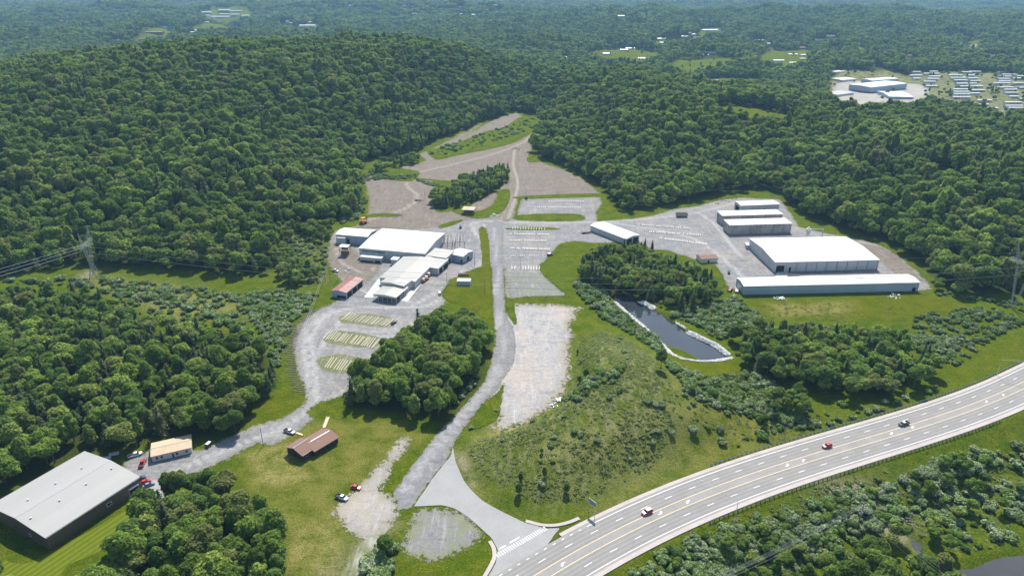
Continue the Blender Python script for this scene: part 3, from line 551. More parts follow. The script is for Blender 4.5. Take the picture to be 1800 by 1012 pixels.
# ------------------------------------------------------------------ buildings
def frame(Apx, Bpx, Cpx, h, z0=0.0):
    """footprint from three eave corners in the photo at height h -> origin, length, depth, angle"""
    a, b, c = np.array(flat(*Apx, h + z0)), np.array(flat(*Bpx, h + z0)), np.array(flat(*Cpx, h + z0))
    L = np.hypot(*(b - a)); u = (b - a) / L; D = (c - b) @ np.array([-u[1], u[0]])
    return a, L, D, math.atan2(u[1], u[0])
def shell(L, D, h, rise, ridge, parent, wall, roof, ov=.35, th=.18, open_front=False, mono=0.0):
    """walls (with gables) and pitched roof slabs as separate parts"""
    w = MB(); r = MB()
    if ridge == 'x':
        P = [(0, 0), (0, h), (D / 2, h + rise), (D, h), (D, 0)]
        V = [(x, y, z) for x in (0, L) for y, z in P]; w.add(V, [(0, 1, 2, 3, 4)[::-1], (5, 6, 7, 8, 9), (0, 5, 6, 1)[::1], (3, 8, 9, 4)])
        for sg, y0, y1 in ((0, -ov, D / 2), (1, D + ov, D / 2)):
            z0 = h - ov * rise / (D / 2); z1 = h + rise
            r.add([(x, y, z + t) for x in (-ov, L + ov) for y, z, t in ((y0, z0, .02), (y1, z1, .02), (y1, z1, th), (y0, z0, th))], [(0, 1, 2, 3), (7, 6, 5, 4), (3, 2, 6, 7), (0, 3, 7, 4), (0, 4, 5, 1)] if not sg else [(3, 2, 1, 0), (4, 5, 6, 7), (7, 6, 2, 3), (4, 7, 3, 0), (1, 5, 4, 0)])
    elif ridge == 'y':
        P = [(0, 0), (0, h), (L / 2, h + rise), (L, h), (L, 0)]
        V = [(x, y, z) for y in (0, D) for x, z in P]; w.add(V, [(0, 1, 2, 3, 4)[::-1], (5, 6, 7, 8, 9), (0, 5, 6, 1), (3, 8, 9, 4)])
        for sg, x0, x1 in ((0, -ov, L / 2), (1, L + ov, L / 2)):
            z0 = h - ov * rise / (L / 2); z1 = h + rise
            r.add([(x, y, z + t) for y in (-ov, D + ov) for x, z, t in ((x0, z0, .02), (x1, z1, .02), (x1, z1, th), (x0, z0, th))], [(3, 2, 1, 0), (4, 5, 6, 7), (7, 6, 2, 3), (4, 7, 3, 0), (1, 5, 4, 0)] if not sg else [(0, 1, 2, 3), (7, 6, 5, 4), (3, 2, 6, 7), (0, 3, 7, 4), (0, 4, 5, 1)])
    else:   # single slope, rising by `rise` to the back
        w.add([(0, 0, 0), (L, 0, 0), (L, D, 0), (0, D, 0), (0, 0, h), (L, 0, h), (L, D, h + rise), (0, D, h + rise)], [(0, 1, 5, 4), (1, 2, 6, 5), (2, 3, 7, 6), (3, 0, 4, 7)])
        r.add([(-ov, -ov, h + .02), (L + ov, -ov, h + .02), (L + ov, D + ov, h + rise + .02), (-ov, D + ov, h + rise + .02), (-ov, -ov, h + th), (L + ov, -ov, h + th), (L + ov, D + ov, h + rise + th), (-ov, D + ov, h + rise + th)],
              [(0, 3, 2, 1), (4, 5, 6, 7), (0, 1, 5, 4), (1, 2, 6, 5), (2, 3, 7, 6), (3, 0, 4, 7)])
    wo = w.build("wall", wall, parent) if not open_front else None
    return wo, r.build("roof", roof, parent)
def building(name, label, cat, A, B, Cc, h, rise, ridge, wall, roof, group=None, doors=(), windows=(), vents=0, stripes=0, z0=0.0, trim=True, ov=.35):
    a, L, D, rz = frame(A, B, Cc, h, z0)
    t = thing(name, label, cat, (a[0], a[1], z0), rz, group)
    wo, ro = shell(L, D, h, rise, ridge, t, wall, roof, ov)
    def opening(nm, side, p0, p1, z0_, z1_, mat, fr=None):
        q = MB()
        if side == 'f': q.box(p0 * L, -.07, z0_, p1 * L, -.01, z1_)
        elif side == 'b': q.box(p0 * L, D + .01, z0_, p1 * L, D + .07, z1_)
        elif side == 'l': q.box(-.07, p0 * D, z0_, -.01, p1 * D, z1_)
        else: q.box(L + .01, p0 * D, z0_, L + .07, p1 * D, z1_)
        o = q.build(nm, mat, t)
        if fr:
            q = MB(); w_ = .12
            if side in 'fb':
                y0, y1 = (-.12, -.005) if side == 'f' else (D + .005, D + .12)
                q.box(p0 * L - w_, y0, z0_ - w_, p1 * L + w_, y1, z0_).box(p0 * L - w_, y0, z1_, p1 * L + w_, y1, z1_ + w_).box(p0 * L - w_, y0, z0_, p0 * L, y1, z1_).box(p1 * L, y0, z0_, p1 * L + w_, y1, z1_)
            else:
                x0, x1 = (-.12, -.005) if side == 'l' else (L + .005, L + .12)
                q.box(x0, p0 * D - w_, z0_ - w_, x1, p1 * D + w_, z0_).box(x0, p0 * D - w_, z1_, x1, p1 * D + w_, z1_ + w_).box(x0, p0 * D - w_, z0_, x1, p0 * D, z1_).box(x0, p1 * D, z0_, x1, p1 * D + w_, z1_)
            q.build("frame", fr, o)
        return o
    for d in doors: opening("door", *d)
    for d in windows: opening("window", *d)
    for k in range(vents):
        x = L * (k + .5) / vents; y = D * (.5 + (.18 if k % 2 else -.14)); zz = h + rise * (1 - abs(y / D - .5) * 2) if ridge == 'x' else h + rise * (1 - abs(x / L - .5) * 2)
        q = MB(); q.bar((x, y, zz - .1), (x, y, zz + .55), .22, n=8).bar((x, y, zz + .5), (x, y, zz + .66), .4, n=8); q.build("roof_vent", G['steel'], t)
    if trim and ridge == 'x':
        q = MB(); q.bar((-ov, D / 2, h + rise + .17), (L + ov, D / 2, h + rise + .17), .16, n=4); q.build("ridge_cap", G['steel'], ro)
        q = MB(); q.box(-.2, -ov - .16, h - .28, L + .2, -ov - .01, h - .08); q.build("gutter", G['steel'], ro)
    return t, L, D
K = G['dark']
# near buildings
t, L, D = building("warehouse", "large brown metal warehouse with a light grey roof in the bottom left corner", "warehouse", (80, 944), (244, 838), (140, 798.5), 6.2, 1.6, 'x', G['brwall'], G['lroof'],
    doors=[('f', .86, .965, 0, 3.6, K, G['concrete'])], windows=[('f', .61, .66, 2.4, 3.6, G['glass'], G['wpaint']), ('l', .3, .33, 2, 3, G['glass'], G['wpaint']), ('l', .55, .6, 2, 2.6, G['glass'], None)], vents=7)
q = MB(); q.box(L * .86, -1.0, 3.75, L * .965, -.1, 3.95); q.build("door_canopy", G['wpaint'], t)
q = MB(); q.bar((L * .5, -.1, 0), (L * .5, -.1, 6), .09); q.build("joint_or_downpipe", G['rust'], t)
t, L, D = building("office_building", "small cream office with a tan roof beside the wood edge", "office", (266, 802), (336, 786), (331, 765), 3, .5, 'x', G['cream'], G['tanroof'],
    windows=[('f', x, x + .045, 1.1, 2.1, G['glass'], G['wood']) for x in (.1, .22, .6, .85)], doors=[('f', .5, .54, 0, 2.1, K, None), ('r', .4, .55, 0, 2.1, G['wpaint'], None)])
t, L, D = building("house", "dark brown house with a brown roof on the lawn, its taller front wing", "house", (531, 799), (553.5, 784), (537, 764.5), 3.4, 1.6, 'x', G['housewall'], G['brroof'],
    windows=[('f', .3, .45, 1, 2.2, G['glass'], G['wood']), ('l', .4, .5, 1, 2.2, G['glass'], None)], doors=[('f', .7, .82, 0, 2.1, K, None)], ov=.6)
a, L, D, rz = frame((553, 792), (593.5, 768), (580, 746.5), 3.0)
ax, ay = t.location.x, t.location.y; dz = rz - t.rotation_euler[2]
w2 = MB(); sub = thing("house", "long rear wing of the dark brown house, with a white ridge cap", "house", (a[0], a[1], 0), rz); shell(L, D, 3.0, 1.3, 'x', sub, G['housewall'], G['brroof'], .6)
q = MB(); q.box(L * .05, D / 2 - .22, 4.42, L * .97, D / 2 + .22, 4.56); q.build("ridge_cap", G['white'], sub)
for x in (.15, .32, .5, .7, .88): q = MB(); q.box(L * x, -.08, 1, L * x + 1.0, -.01, 2.2); q.build("window", G['glass'], sub)
q = MB(); q.bar((L * .35, D * .3, 3.6), (L * .35, D * .3, 4.3), .12, n=8); q.build("vent_pipe", G['white'], sub)
def flatbox(name, label, cat, pts, z0, z1, mat, group=None):
    P = fl(*pts); c = P.mean(0); q = MB(); n = len(P); ar = sum(P[i][0] * P[(i + 1) % n][1] - P[(i + 1) % n][0] * P[i][1] for i in range(n)); P = P if ar > 0 else P[::-1]
    q.add([(p[0] - c[0], p[1] - c[1], z) for z in (0, z1 - z0) for p in P], [tuple(range(n - 1, -1, -1)), tuple(range(n, 2 * n))] + [(k, (k + 1) % n, n + (k + 1) % n, n + k) for k in range(n)])
    if label is None: return q.build(name, mat, None, (c[0], c[1], z0), kind="structure")
    o = q.build(name, mat, None, (c[0], c[1], z0), label=label, category=cat); 
    if group: o["group"] = group
    return o
q = MB(); p0 = Vector((*flat(570, 752), .0)); p1 = Vector((*flat(577, 734), 0)); 
bw = thing("boardwalk", "narrow boardwalk of pale new planks leading to the brown house", "boardwalk", tuple(p0), math.atan2(p1.y - p0.y, p1.x - p0.x)); LL = (p1 - p0).length
q.box(0, -.7, .35, LL, .7, .45); q.build("deck", G['plank'], bw)
for s_ in (-.68, .68): q = MB(); q.bar((0, s_, 1.2), (LL, s_, 1.2), .05); [q.bar((x, s_, 0), (x, s_, 1.2), .05) for x in np.linspace(0, LL, 5)]; q.build("railing", G['plank'], bw)
flatbox("wooden_step", "short pale plank ramp at the back door of the brown house", "ramp", [(522, 760), (533, 764), (531, 766), (520, 762)], 0, .4, G['plank'])
building("shed", "pole shed with a faded red roof beside the scrub slope", "shed", (582.5, 511), (608.4, 514.4), (627.6, 489.4), 4.3, 1.0, 'y', G['bwall'], G['redroof'],
    doors=[('r', .05, .3, 0, 3.4, K, None), ('r', .35, .6, 0, 3.4, K, None), ('r', .65, .92, 0, 3.4, K, None), ('f', .35, .95, 0, 1.8, K, None)])
# the factory, a row of joined sheds
building("factory_hall", "main factory hall with a large bright white roof", "factory", (631, 436), (747, 446), (778, 410), 7.6, 1.4, 'x', G['wwall'], G['wroof'], doors=[('f', .02, .03, 0, 2.2, K, None), ('f', .3, .32, 5, 6, K, None)], windows=[('f', .04, .40, 5.4, 6.2, K, None)], vents=1)
building("factory_wing", "low rounded white roofed wing at the left end of the factory hall", "factory wing", (590, 412), (646, 416.5), (652, 404), 7.0, 1.2, 'x', G['bwall'], G['wroof'], doors=[('f', .3, .42, 0, 4, K, None)])
building("lean_to", "small grey lean-to against the left factory wing", "lean-to", (591.5, 418), (606, 419), (607, 415), 5.5, .3, 'm', G['wwall'], G['lroof'], trim=False)
building("storage_trailer", "white box trailer with dark skirt in front of the factory hall", "trailer", (633, 451), (670, 454.5), (672, 448), 3.6, .2, 'm', G['wwall'], G['wroof'], trim=False, doors=[('f', .02, .6, 0, .9, K, None), ('f', .7, .95, 0, 1.6, K, None)])
building("factory_link", "long beige roofed factory building running from the white hall to the road", "factory", (667.5, 488), (729.5, 495), (769, 452), 5.0, .9, 'y', G['wwall'], G['groof'])
building("loading_shed", "wide pale lean-to on the right side of the long beige factory building", "loading shed", (752, 469.5), (770, 472), (783.5, 456), 4.8, .4, 'm', G['wwall'], G['groof'], trim=False, doors=[('r', .1, .4, 0, 3.6, K, None), ('r', .5, .95, 0, 3.6, K, None)])
building("factory_annex", "light cream roofed annex between the white hall and the small blue-grey shed", "annex", (750, 449), (784, 453.8), (792, 441), 5.8, .5, 'm', G['wwall'], G['groof'], trim=False, doors=[('r', .2, .5, 0, 3.5, K, None)])
building("machine_shed", "blue-grey walled shed with a white roof at the right end of the factory", "shed", (791, 446), (814, 451), (821, 439), 5.2, 1.0, 'x', G['bwall'], G['wroof'], doors=[('f', .8, .93, 0, 2.4, K, None), ('r', .4, .6, 0, 3, K, None)])
building("factory_annex", "small white box annex on the left of the long beige factory building", "annex", (687, 456), (698, 457), (703, 449), 4.2, .2, 'm', G['wwall'], G['wroof'], trim=False)
building("office_block", "beige roofed front block of the factory, stepped above the open canopy", "factory", (669, 496), (709.5, 503), (722, 492), 5.8, .8, 'y', G['wwall'], G['groof'])
a, L, D, rz = frame((656, 517), (696, 523), (710, 504), 4.2)
cn = thing("loading_canopy", "open fronted loading canopy on posts at the road end of the factory", "canopy", (a[0], a[1], 0), rz); shell(L, D, 4.2, .7, 'y', cn, G['wwall'], G['groof'], open_front=True)
for k in range(6): q = MB(); q.bar((L * k / 5, .15, 0), (L * k / 5, .15, 4.2), .13); q.build("post", G['wpaint'], cn)
for k in range(1, 4): q = MB(); q.bar((L, D * k / 3, 0), (L, D * k / 3, 4.2), .13); q.build("post", G['wpaint'], cn)
q = MB(); q.box(.2, D * .5, 0, L - .2, D * .55, 4.1); q.build("wall", G['bwall'], cn)
q = MB(); q.add([(0, -.05, 3.3), (L, -.05, 3.3), (L, -.05, 4.2), (L / 2, -.05, 4.9), (0, -.05, 4.2)], [(0, 1, 2, 3, 4)]); q.add([(0, .05, 3.3), (L, .05, 3.3), (L, .05, 4.2), (L / 2, .05, 4.9), (0, .05, 4.2)], [(4, 3, 2, 1, 0)]); q.build("fascia", G['wwall'], cn)
for k in range(8): q = MB(); q.box(L * .22 + k * 1.5, D * .3, 0, L * .22 + k * 1.5 + .5, D * .3 + .6, 1.1); q.build("pallet_stack", G['wood'], cn)
flatbox("concrete_slab", None, None, [(640, 523), (656, 524), (672, 500), (666, 489)], .1, .3, G['concrete']); flatbox("concrete_slab", None, None, [(702, 529), (717, 530), (741, 499), (724, 495)], .1, .3, G['concrete'])
building("storage_container", "white shipping container on the grass near the entrance road", "container", (803, 494.5), (826.5, 495), (827, 490), 3.0, .1, 'm', G['bwall'], G['wroof'], trim=False, ov=.08)
# warehouses on the right
tb, Lb, Db = building("warehouse", "biggest right hand warehouse with a wide white roof and an open dark door", "warehouse", (1363, 461), (1546, 457), (1495, 416), 7.5, 1.6, 'x', G['wwall'], G['wroof'], doors=[('f', .015, .095, 0, 5, K, G['wpaint']), ('f', .14, .16, 0, 3.4, K, None)], vents=0)
for k in range(10): q = MB(); q.bar((Lb * (.11 + k * .0975), -.1, 0), (Lb * (.11 + k * .0975), -.1, 7.3), .13); q.build("joint_or_downpipe", G['rust'], tb)  # bars standing in for the vertical wall panel joints, no drain pipes here
tb, Lb, Db = building("warehouse", "very long low white roofed warehouse at the edge of the grass field", "warehouse", (1308, 503), (1617, 496.5), (1605, 482), 6.2, 1.0, 'x', G['bwall'], G['wroof'], doors=[('l', .3, .8, 0, 4, G['wpaint'], None)], windows=[('f', .965, .985, 0, 2.6, K, None)])
for nm, A, B, Cc in [("nearer of two stained flat roofed storage blocks on the right yard", (1283, 396), (1392, 393), (1381, 384)), ("farther of two stained flat roofed storage blocks on the right yard", (1270, 379.5), (1376, 376.5), (1367, 369))]:
    t, L, D = building("storage_block", nm, "warehouse", A, B, Cc, 8, .3, 'm', G['dwall'], G['wroof'], trim=False)
    for k in range(13): q = MB(); q.box(L * (k + .35) / 13, -.16, 6.9, L * (k + .35) / 13 + .5, -.01, 7.7); q.build("scupper", G['rust'], t)
building("storage_shed", "long white shed farthest back on the right yard, against the trees", "shed", (1302, 361.5), (1370, 359), (1358, 352), 6, .8, 'x', G['wwall'], G['wroof'], doors=[('l', .2, .8, 0, 4, K, None), ('f', .6, .63, 0, 2.4, K, None)], vents=2)
building("equipment_shed", "long white roofed shed standing diagonally beside the central copse", "shed", (1038, 396), (1100, 420), (1118, 411), 4.8, 1.0, 'x', G['wwall'], G['wroof'], doors=[('r', .08, .45, 0, 3.8, K, None), ('r', .55, .92, 0, 3.8, K, None)])
building("hut", "small hut with a brown roof between the copse and the right yard", "hut", (1233, 455.5), (1262, 454), (1257, 445.5), 3.2, .9, 'x', G['cream'], G['brroof'], doors=[('f', .4, .5, 0, 2, K, None)])
building("utility_box", "small white box at the left wall of the biggest right hand warehouse", "utility shed", (1312, 431), (1323, 431.5), (1325, 427), 3, .1, 'm', G['wwall'], G['wroof'], trim=False, ov=.1)
flatbox("concrete_slab", None, None, [(1366, 478), (1384, 478), (1388, 486), (1362, 487)], .12, .22, G['concrete'])
# roofed lumber stand in the dirt yard
def canopy(label, cat, A, B, Cc, h, roof, inner, n=3, group=None, tank=False):
    a, L, D, rz = frame(A, B, Cc, h); t = thing("open_canopy", label, cat, (a[0], a[1], .1), rz, group)
    q = MB(); q.box(-.4, -.4, h, L + .4, D + .4, h + .25); q.build("roof", roof, t)
    for i in range(n):
        for j in (0, 1): q = MB(); q.bar((L * i / (n - 1), D * j, 0), (L * i / (n - 1), D * j, h), .14); q.build("post", G['rust'], t)
    q = MB(); q.box(L * .1, D * .15, 0, L * .9, D * .85, h * .45); q.build("stack", inner, t)
    if tank: q = MB(); q.bar((L * .2, D * .5, h * .72), (L * .85, D * .5, h * .72), D * .25, n=10); q.build("hopper", G['rust'], t)
canopy("open canopy with a white roof over a rusty hopper, left of the factory hall", "canopy", (596, 434), (610, 435), (615, 431), 7, G['wroof'], G['rust'], 2, tank=True)
canopy("open sided brown roofed stand beside the track junction", "stand", (812, 369), (832, 370), (836, 364.5), 4.2, G['wood'], G['darkwood'], 3)
# steel frames right of the hall
for (u, v), nfr, lab in [((778, 438), 5, "left bare steel frame of portals beside the factory hall"), ((800, 436), 5, "right bare steel frame of portals beside the factory hall")]:
    x, y = flat(u, v); t = thing("steel_frame", lab, "frame", (x, y, .1), .05)
    for k in range(nfr): q = MB(); yy = k * 4.2; q.bar((0, yy, 0), (0, yy, 5), .14).bar((7.5, yy, 0), (7.5, yy, 5), .14).bar((0, yy, 5), (7.5, yy, 5), .16).bar((3.7, yy, 0), (3.7, yy, 5), .1); q.build("portal", G['rust'], t)
    q = MB(); [q.bar((xx, 0, 5.2), (xx, 4.2 * (nfr - 1), 5.2), .1) for xx in (0, 2.5, 5, 7.5)]; q.build("purlins", G['steel'], t)
# dust collector with its duct
x, y = flat(1419, 417); t = thing("dust_collector", "pale dust collector tower with a horizontal duct behind the biggest warehouse", "dust collector", (x, y, .1))
for nm, f in [("hopper", lambda q: q.bar((0, 0, 1.5), (0, 0, 4.5), .5, n=12, w2=1.9)), ("drum", lambda q: q.bar((0, 0, 4.5), (0, 0, 7.2), 1.9, n=14)), ("cap", lambda q: q.bar((0, 0, 7.2), (0, 0, 8.6), 1.6, n=14, w2=.5)), ("duct", lambda q: q.bar((1, 0, 7), (11.5, -.5, 7), .35, n=8).bar((11.5, -.5, 7), (11.5, -.5, 0), .35, n=8))]:
    q = MB(); f(q); q.build(nm, G['cream'] if nm != 'duct' else G['steel'], t)
for k in range(4): a = k * 1.57 + .78; q = MB(); q.bar((1.6 * math.cos(a), 1.6 * math.sin(a), 0), (1.6 * math.cos(a), 1.6 * math.sin(a), 5), .1); q.build("leg", G['steel'], t)
# houses, trailers and sheds in the distance
def far_box(name, label, cat, u0, u1, v, dep, h, rise, wall, roof, group=None, ang=0.0):
    a = np.array(at((u0 + u1) / 2, v)); dist = math.hypot(*a); L = (u1 - u0) / F * (a[1] * CP + (CH) * SP) ; z = hz(a[0], a[1])
    t = thing(name, label, cat, (a[0] - L / 2, a[1], z - .3), ang, group); shell(L, dep, h, rise, 'x', t, wall, roof, .3)
    q = MB(); q.box(L * .3, -.08, 1, L * .38, -.01, 2.3).box(L * .7, -.08, 1, L * .78, -.01, 2.3); q.build("window", G['glass'], t)
    q = MB(); q.box(L * .5, -.08, .3, L * .5 + 1.1, -.01, 2.3); q.build("door", G['brwall'], t)
    return t
TRL = [(15, 165, 345), (0, 180, 400), (50, 165, 450), (310, 440, 340), (220, 455, 372), (220, 400, 500), (250, 430, 570), (610, 820, 395), (640, 880, 440), (700, 900, 480), (920, 1020, 400), (920, 1070, 445), (950, 1110, 490), (950, 1050, 530), (680, 930, 625), (690, 940, 665), (690, 940, 700),
       (680, 950, 750), (940, 1180, 640), (950, 1100, 690), (1070, 1290, 800), (1060, 1240, 870), (1320, 1590, 525), (1620, 1800, 525), (1380, 1640, 595), (1490, 1690, 630), (1500, 1710, 680), (1730, 1800, 600), (1570, 1720, 740), (1500, 1760, 835), (1510, 1780, 890), (1560, 1790, 925), (1540, 1780, 965), (1740, 1800, 780)]
TP = []; rr4 = random.Random(4)
for i, (a, b, v) in enumerate(TRL):
    TP.append(at(1600 + (a + b) / 18, 91 + v / 9))
    far_box("mobile_home", "white roofed mobile home in the distant trailer park", "mobile home", 1600 + a / 9, 1600 + b / 9, 90 + v / 9 + 1, 7, 3.8, .6, G['cream'] if i % 3 else G['bwall'], G['wroof'], "mobile homes in rows in the distant trailer park")
gi_ = 0
for vv in np.arange(129, 212, 4.4):
    for uu in np.arange(1608, 1800, 25):
        u = uu + rr4.uniform(-5, 5); v = vv + rr4.uniform(-1.2, 1.2); lane = (1657 + (v - 132) * .3, 1733 + (v - 138) * .44)
        if u < 1640 and v > 150 or v > 172 and u < 1712 or min(abs(u + 10 - l) for l in lane) < 13 or any(abs(u + 10 - (1600 + (a + b) / 18)- 0) < 19 and abs(v - (91 + q / 9)) < 3.4 for a, b, q in TRL) or rr4.random() < .08: continue
        TP.append(at(u + 10, v)); far_box("mobile_home", "white roofed mobile home in the distant trailer park", "mobile home", u, u + 20, v, 8, 4, .6, [G['cream'], G['bwall'], G['wwall']][gi_ % 3], G['wroof'], "mobile homes in rows in the distant trailer park"); gi_ += 1
def far_road(pts, w, name="park_lane"):
    P = resample(ats(*pts), 20, False); d = np.gradient(P, axis=0); n = np.stack([-d[:, 1], d[:, 0]], 1) / np.hypot(*d.T)[:, None]; Pl = np.vstack([P + n * w, (P - n * w)[::-1]])
    sheet(name, Pl, G['lot'], .5, g=14, smooth=False, jit=.3, step=8)
far_road([(1657, 132), (1662, 150), (1668, 170)], 5); far_road([(1733, 138), (1745, 165), (1762, 204)], 5); far_road([(1711, 78), (1716, 92)], 10)
sheet("industrial_yard", hull([(1462, 152), (1500, 142), (1545, 146), (1625, 150), (1630, 172), (1560, 185), (1480, 180)]), G['lot'], .4, g=14, step=8)
building("industrial_hall", "distant blue walled industrial hall with a white roof", "factory", (1531, 154), (1595, 147), (1577, 140), 9, 1, 'x', G['bwall'], G['wroof'], z0=3)
building("industrial_hall", "distant narrow white roofed hall behind the blue walled hall", "factory", (1533, 142), (1579, 138.5), (1572, 135), 10, 1, 'x', G['bwall'], G['wroof'], z0=3)
building("industrial_hall", "distant white roofed hall nearest the trees at the industrial yard", "factory", (1563, 170), (1606, 171), (1618, 162), 6, 2, 'x', G['bwall'], G['wroof'], z0=3)
building("industrial_hall", "distant low grey roofed shed on the left of the industrial yard", "factory", (1472, 167), (1501, 163), (1494, 157), 6, .6, 'x', G['cream'], G['lroof'], z0=3)
building("industrial_hall", "distant long white roofed building at the back left of the industrial yard", "factory", (1463, 127), (1516, 124), (1511, 120), 6, .6, 'x', G['cream'], G['wroof'], z0=3)
building("industrial_hall", "distant small white roofed building left of the blue walled hall", "factory", (1480, 141), (1506, 139), (1501, 135), 5, .6, 'x', G['cream'], G['wroof'], z0=3)
HS = [(255, 285, 60, 1, "far red and white roofed row of shops among the trees, upper left"), (245, 262, 71, 1, "far house with a pink roof below the red and white shops"), (262, 276, 71, 0, "far pale house beside the pink roofed one, upper left"), (203, 209, 73, 0, "far tiny white house at the forest crest, leftmost of the upper left group"), (219, 225, 71, 0, "far tiny white house second from left on the crest, upper left"),
      (285, 293, 50, 0, "far white house above the red and white shops"), (305, 316, 51, 0, "far white house right of the shops, upper left"), (338, 352, 57, 0, "far white roof below the school, left one"), (374, 388, 56, 0, "far white roof below the school, right one"), (384, 404, 20, 0, "far school building with a long white roof, topmost block"), (404, 424, 22, 2, "far school building, grey blue right block"), (354, 370, 24, 0, "far pale shed left of the school"),
      (370, 410, 32, 0, "far long pale building in front of the school"), (415, 424, 38, 1, "far small orange roofed house below the school, right"), (526, 554, 48, 0, "far white roofed hall in the clearing right of the school"), (502, 508, 40, 0, "far small white house left of the hall clearing"), (546, 550, 9, 0, "far tiny white house near the top edge"), (1090, 1104, 90, 2, "far grey house on the pale meadow, left one"), (1100, 1116, 87, 0, "far cream house on the pale meadow, right one"),
      (1156, 1170, 70, 0, "far white house under the tall dark trees, upper one"), (1160, 1176, 77, 2, "far grey house under the tall dark trees, lower one"), (1235, 1262, 56, 0, "far long white building among trees, upper right centre"), (1122, 1134, 105, 0, "far white house left of the bright green field"), (1198, 1214, 99, 1, "far red roofed house at the top of the bright green field"), (1222, 1246, 99, 0, "far long white roofed house at the top of the bright green field"), (1160, 1180, 122, 2, "far grey roofed house at the foot of the bright green field"),
      (1250, 1266, 145, 1, "far brown roofed house below the bright green field"), (1262, 1286, 146, 2, "far grey roofed house below the bright green field"), (1298, 1320, 152, 2, "far blue-grey roofed house right of the brown roofed one"), (1328, 1342, 73, 0, "far white house left of the big brown houses"), (1357, 1373, 78, 1, "far large brown house, left of a pair on a green slope"), (1395, 1420, 86, 1, "far large brown house, right of a pair on a green slope"), (1386, 1402, 98, 0, "far white garage below the pair of brown houses"), (1388, 1408, 113, 0, "far white house with a grey gable below the green slope"), (1408, 1420, 99, 0, "far pale roof right of the white garage"), (990, 996, 103, 0, "far tiny white shed on the forest crest")]
HP = [];
for a, b, v, k, lab in HS:
    HP.append(at((a + b) / 2, v))
    far_box("farmhouse" if v > 60 else "far_building", lab, "house", a, b, v, 9 if v > 60 else 18, 3.2 if v > 60 else 6, 1.6, [G['cream'], G['brwall'], G['bwall']][k], [G['wroof'], G['redroof'], G['lroof']][k])

for i in range(120):
    z_ = [(900, 1340, 28, 100), (1150, 1460, 60, 150), (1500, 1800, 60, 118), (60, 560, 30, 72), (560, 900, 8, 40)][i % 5]; u = rr4.uniform(*z_[:2]); v = rr4.uniform(*z_[2:])
    if z_[0] == 60 and v > 100 - u * .08: continue
    w_ = rr4.uniform(8, 16) * (.6 + v / 180); HP.append(at(u + w_ / 2, v)); far_box("farmhouse", "small pale house scattered among the trees far behind the hills", "house", u, u + w_, v, 9, 3.4, 1.6, G['cream'], [G['wroof'], G['lroof'], G['wroof'], G['brroof']][i % 4], "small pale houses scattered among the trees far behind the hills")

for k, (a, b, v, lab) in enumerate([(352, 368, 30, "leftmost"), (386, 402, 27, "second from left"), (404, 420, 28, "second from right"), (424, 438, 30, "rightmost")]):
    far_box("far_building", "far low white block in front of the school, " + lab + " of four", "school building", a, b, v, 22, 6, 1, G['cream'], G['wroof'])
# ------------------------------------------------------------------ trees
def ico(sub=1):
    t = (1 + 5 ** .5) / 2; V = np.array([(-1, t, 0), (1, t, 0), (-1, -t, 0), (1, -t, 0), (0, -1, t), (0, 1, t), (0, -1, -t), (0, 1, -t), (t, 0, -1), (t, 0, 1), (-t, 0, -1), (-t, 0, 1)]) / math.hypot(1, t)
    Fc = [(0, 11, 5), (0, 5, 1), (0, 1, 7), (0, 7, 10), (0, 10, 11), (1, 5, 9), (5, 11, 4), (11, 10, 2), (10, 7, 6), (7, 1, 8), (3, 9, 4), (3, 4, 2), (3, 2, 6), (3, 6, 8), (3, 8, 9), (4, 9, 5), (2, 4, 11), (6, 2, 10), (8, 6, 7), (9, 8, 1)]
    return V, Fc
def unit(a): return a / (np.linalg.norm(a, axis=1, keepdims=True) + 1e-9)
def leaves(r, c, rad, nleaf, size, zmin=-.35, jit=.75, squash=.85):
    """leaf clumps on the outside of a union of lobes: centres c, radii rad"""
    w = rad ** 2 / (rad ** 2).sum(); k = r.choice(len(rad), nleaf * 3, p=w); d = unit(r.normal(size=(nleaf * 3, 3))); d[:, 2] = np.where(d[:, 2] < zmin, -d[:, 2], d[:, 2])
    off = 1 + .10 * np.sin(d[:, 0] * 7 + k) * np.cos(d[:, 1] * 6 + k * 2)
    p = c[k] + d * (rad[k] * off * r.uniform(.80, 1.08, len(k)))[:, None] * np.array([1, 1, squash])
    ok = np.ones(len(k), bool)
    for j in range(len(rad)): ok &= (np.linalg.norm((p - c[j]) / np.array([1, 1, squash]), axis=1) > rad[j] * .78) | (k == j)
    p, d = p[ok][:nleaf], d[ok][:nleaf]; n = unit(d + r.normal(size=d.shape) * jit * .42 + np.array([0, 0, .42]))
    a = unit(np.cross(n, r.normal(size=n.shape))); b = np.cross(n, a); s = size * r.uniform(.55, 1.35, (len(p), 1)); s2 = s * r.uniform(.5, 1, (len(p), 1))
    bend = n * s * -.25
    V = np.stack([p - a * s + bend, p - b * s2, p + a * s + bend, p + b * s2], 1).reshape(-1, 3)
    q = np.arange(len(p))[:, None] * 4; Fc = np.hstack([q, q + 1, q + 2, q + 3])
    return V, Fc, np.repeat(r.uniform(0, 1, len(p)), 4)
